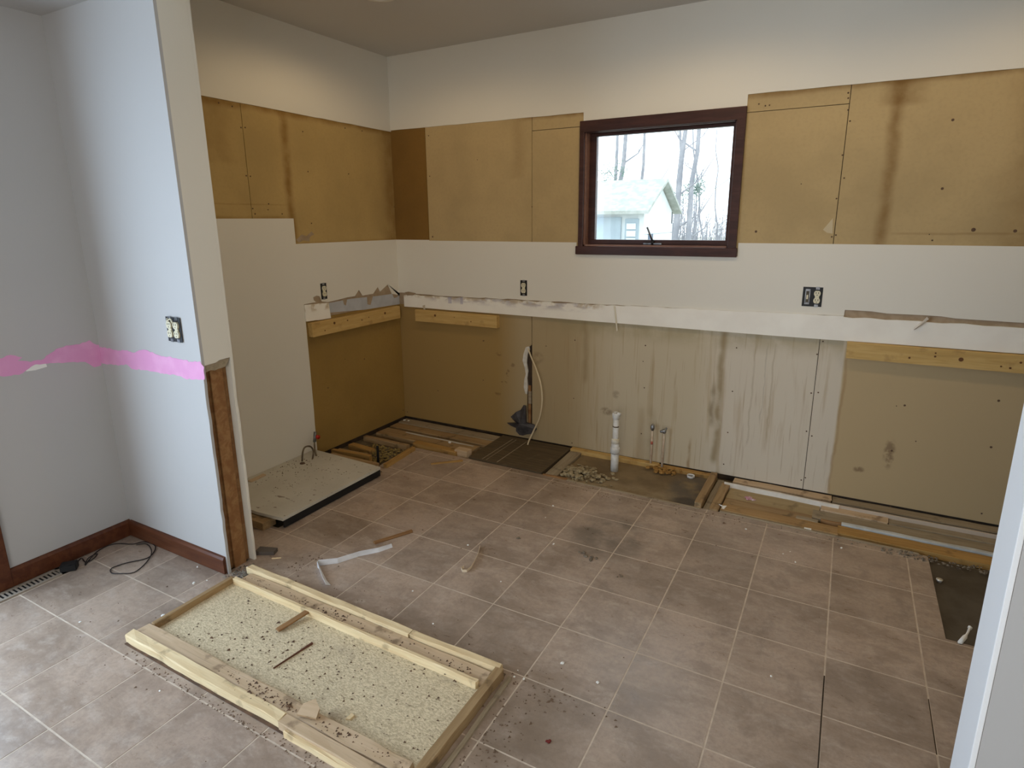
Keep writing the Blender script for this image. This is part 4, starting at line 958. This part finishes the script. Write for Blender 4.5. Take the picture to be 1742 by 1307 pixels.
for k in range(9): box('slat', c2 + .04, c3 - .05, wy0 - .06, wy0 - .04, ez - .35 - k*.14, ez - .34 - k*.14 + .10, M_shedw, dr)
for k in range(10): box('siding_board', wxr, wxr + .015, wy0, wyb, -.6 + k*.2, -.6 + k*.2 + .185, M_shedw, sh)
box('gable_opening', wxr + .015, wxr + .03, 8.55, 8.85, ez - .62, ez - .45, M_shedk, sh); box('gable_opening', wxr + .015, wxr + .03, 8.55, 8.85, ez - .90, ez - .78, M_shedk, sh)
box('corner_board', wxr - .1, wxr + .02, wy0 - .02, wy0 + .06, -.7, ez - .05, M_shedw, sh)
def tree(px0, py0, px1, py1, Y, r0, label, nb=5, seed=0):
    rr = random.Random(seed); a = at(px0, py0, 'y', Y); b = at(px1, py1, 'y', Y); d = (b - a) / max(.01, (b.z - a.z))
    base = a + d * (-.7 - a.z); top = b + d * 3.0
    t = thing('bare_tree', tuple(base), label, 'tree')
    pts = [base + (top - base) * (i / 8) + Vector((rr.uniform(-.06, .06), 0, 0)) * (1 if i else 0) for i in range(9)]
    tube('trunk', pts, [r0 * (1 - .6 * i / 8) for i in range(9)], M_bark, t, 7)
    bm = bmesh.new()
    for k in range(nb):
        i = rr.randint(2, 8); s = pts[i]; L = rr.uniform(.5, 1.4); sg = rr.choice((-1, 1))
        e1 = s + Vector((sg * L * .5, rr.uniform(-.2, .2), L * .35)); e2 = e1 + Vector((sg * L * .3, 0, L * .5))
        tube_bm(bm, [s, e1, e2], [r0*.3, r0*.2, .008], 5)
        tube_bm(bm, [e1, e1 + Vector((sg*.1, 0, L*.4))], [r0*.15, .006], 4)
    link('branches', bm_me(bm), M_bark, t)
for args in ((1048, 300, 1051, 225, 17, .075, 'bare tree rising behind the shed at the left of the pane', 7, 1), (1057, 300, 1064, 222, 18, .11, 'thicker bare trunk behind the shed, second from the pane left edge', 6, 2), (1092, 300, 1099, 230, 17, .07, 'thin bare trunk rising behind the shed ridge', 4, 3),
             (1150, 408, 1167, 225, 15, .10, 'tall bare trunk right of the shed leaning right at its top', 3, 4), (1143, 408, 1153, 290, 16, .06, 'slim trunk just left of the tall leaning trunk', 3, 5), (1171, 408, 1182, 295, 15, .10, 'broken bare trunk in the middle of the thicket', 7, 6),
             (1196, 408, 1190, 340, 17, .04, 'thin curved sapling right of the broken trunk', 5, 7), (1219, 408, 1219, 375, 19, .035, 'thin sapling near the right edge of the pane', 4, 8)):
    tree(*args)
rr = random.Random(21); bm = bmesh.new()
for i in range(170):
    px = rr.uniform(1122, 1250); Y = rr.uniform(17, 24); s = at(px, 410, 'y', Y); s.z = -.7
    top = s + Vector((rr.uniform(-.3, .3), 0, rr.uniform(1.6, 3.6) * (1.0 if px < 1190 else .75)))
    mid_ = (s + top) / 2 + Vector((rr.uniform(-.1, .1), 0, 0)); tube_bm(bm, [s, mid_, top], [.022, .015, .005], 4)
    for k in range(4):
        q = s + (top - s) * rr.uniform(.4, .95); tube_bm(bm, [q, q + Vector((rr.uniform(-.4, .4), 0, rr.uniform(.1, .4)))], [.008, .004], 3)
o = link('brushwood', bm_me(bm), M_bark); set_props(o, 'pale thicket of bare brush and saplings right of the shed', 'brush', kind='stuff')
bm = bmesh.new()
for cx_, cy_, s in ((1168, 335, .55), (1178, 322, .35), (1188, 318, .3), (1050, 296, .5), (1035, 297, .4)):
    c = at(cx_, cy_, 'y', 16)
    for i in range(90):
        d = Vector((rr.gauss(0, 1), rr.gauss(0, .4), rr.gauss(0, .8))) * s * .5; q = c + d
        tube_bm(bm, [q, q + Vector((rr.uniform(-.15, .15), 0, rr.uniform(-.05, .15)))], [.012, .003], 3)
o = link('evergreen_sprays', bm_me(bm), M_leafy); set_props(o, 'pale green needle sprays among the bare trunks', 'foliage', kind='stuff')
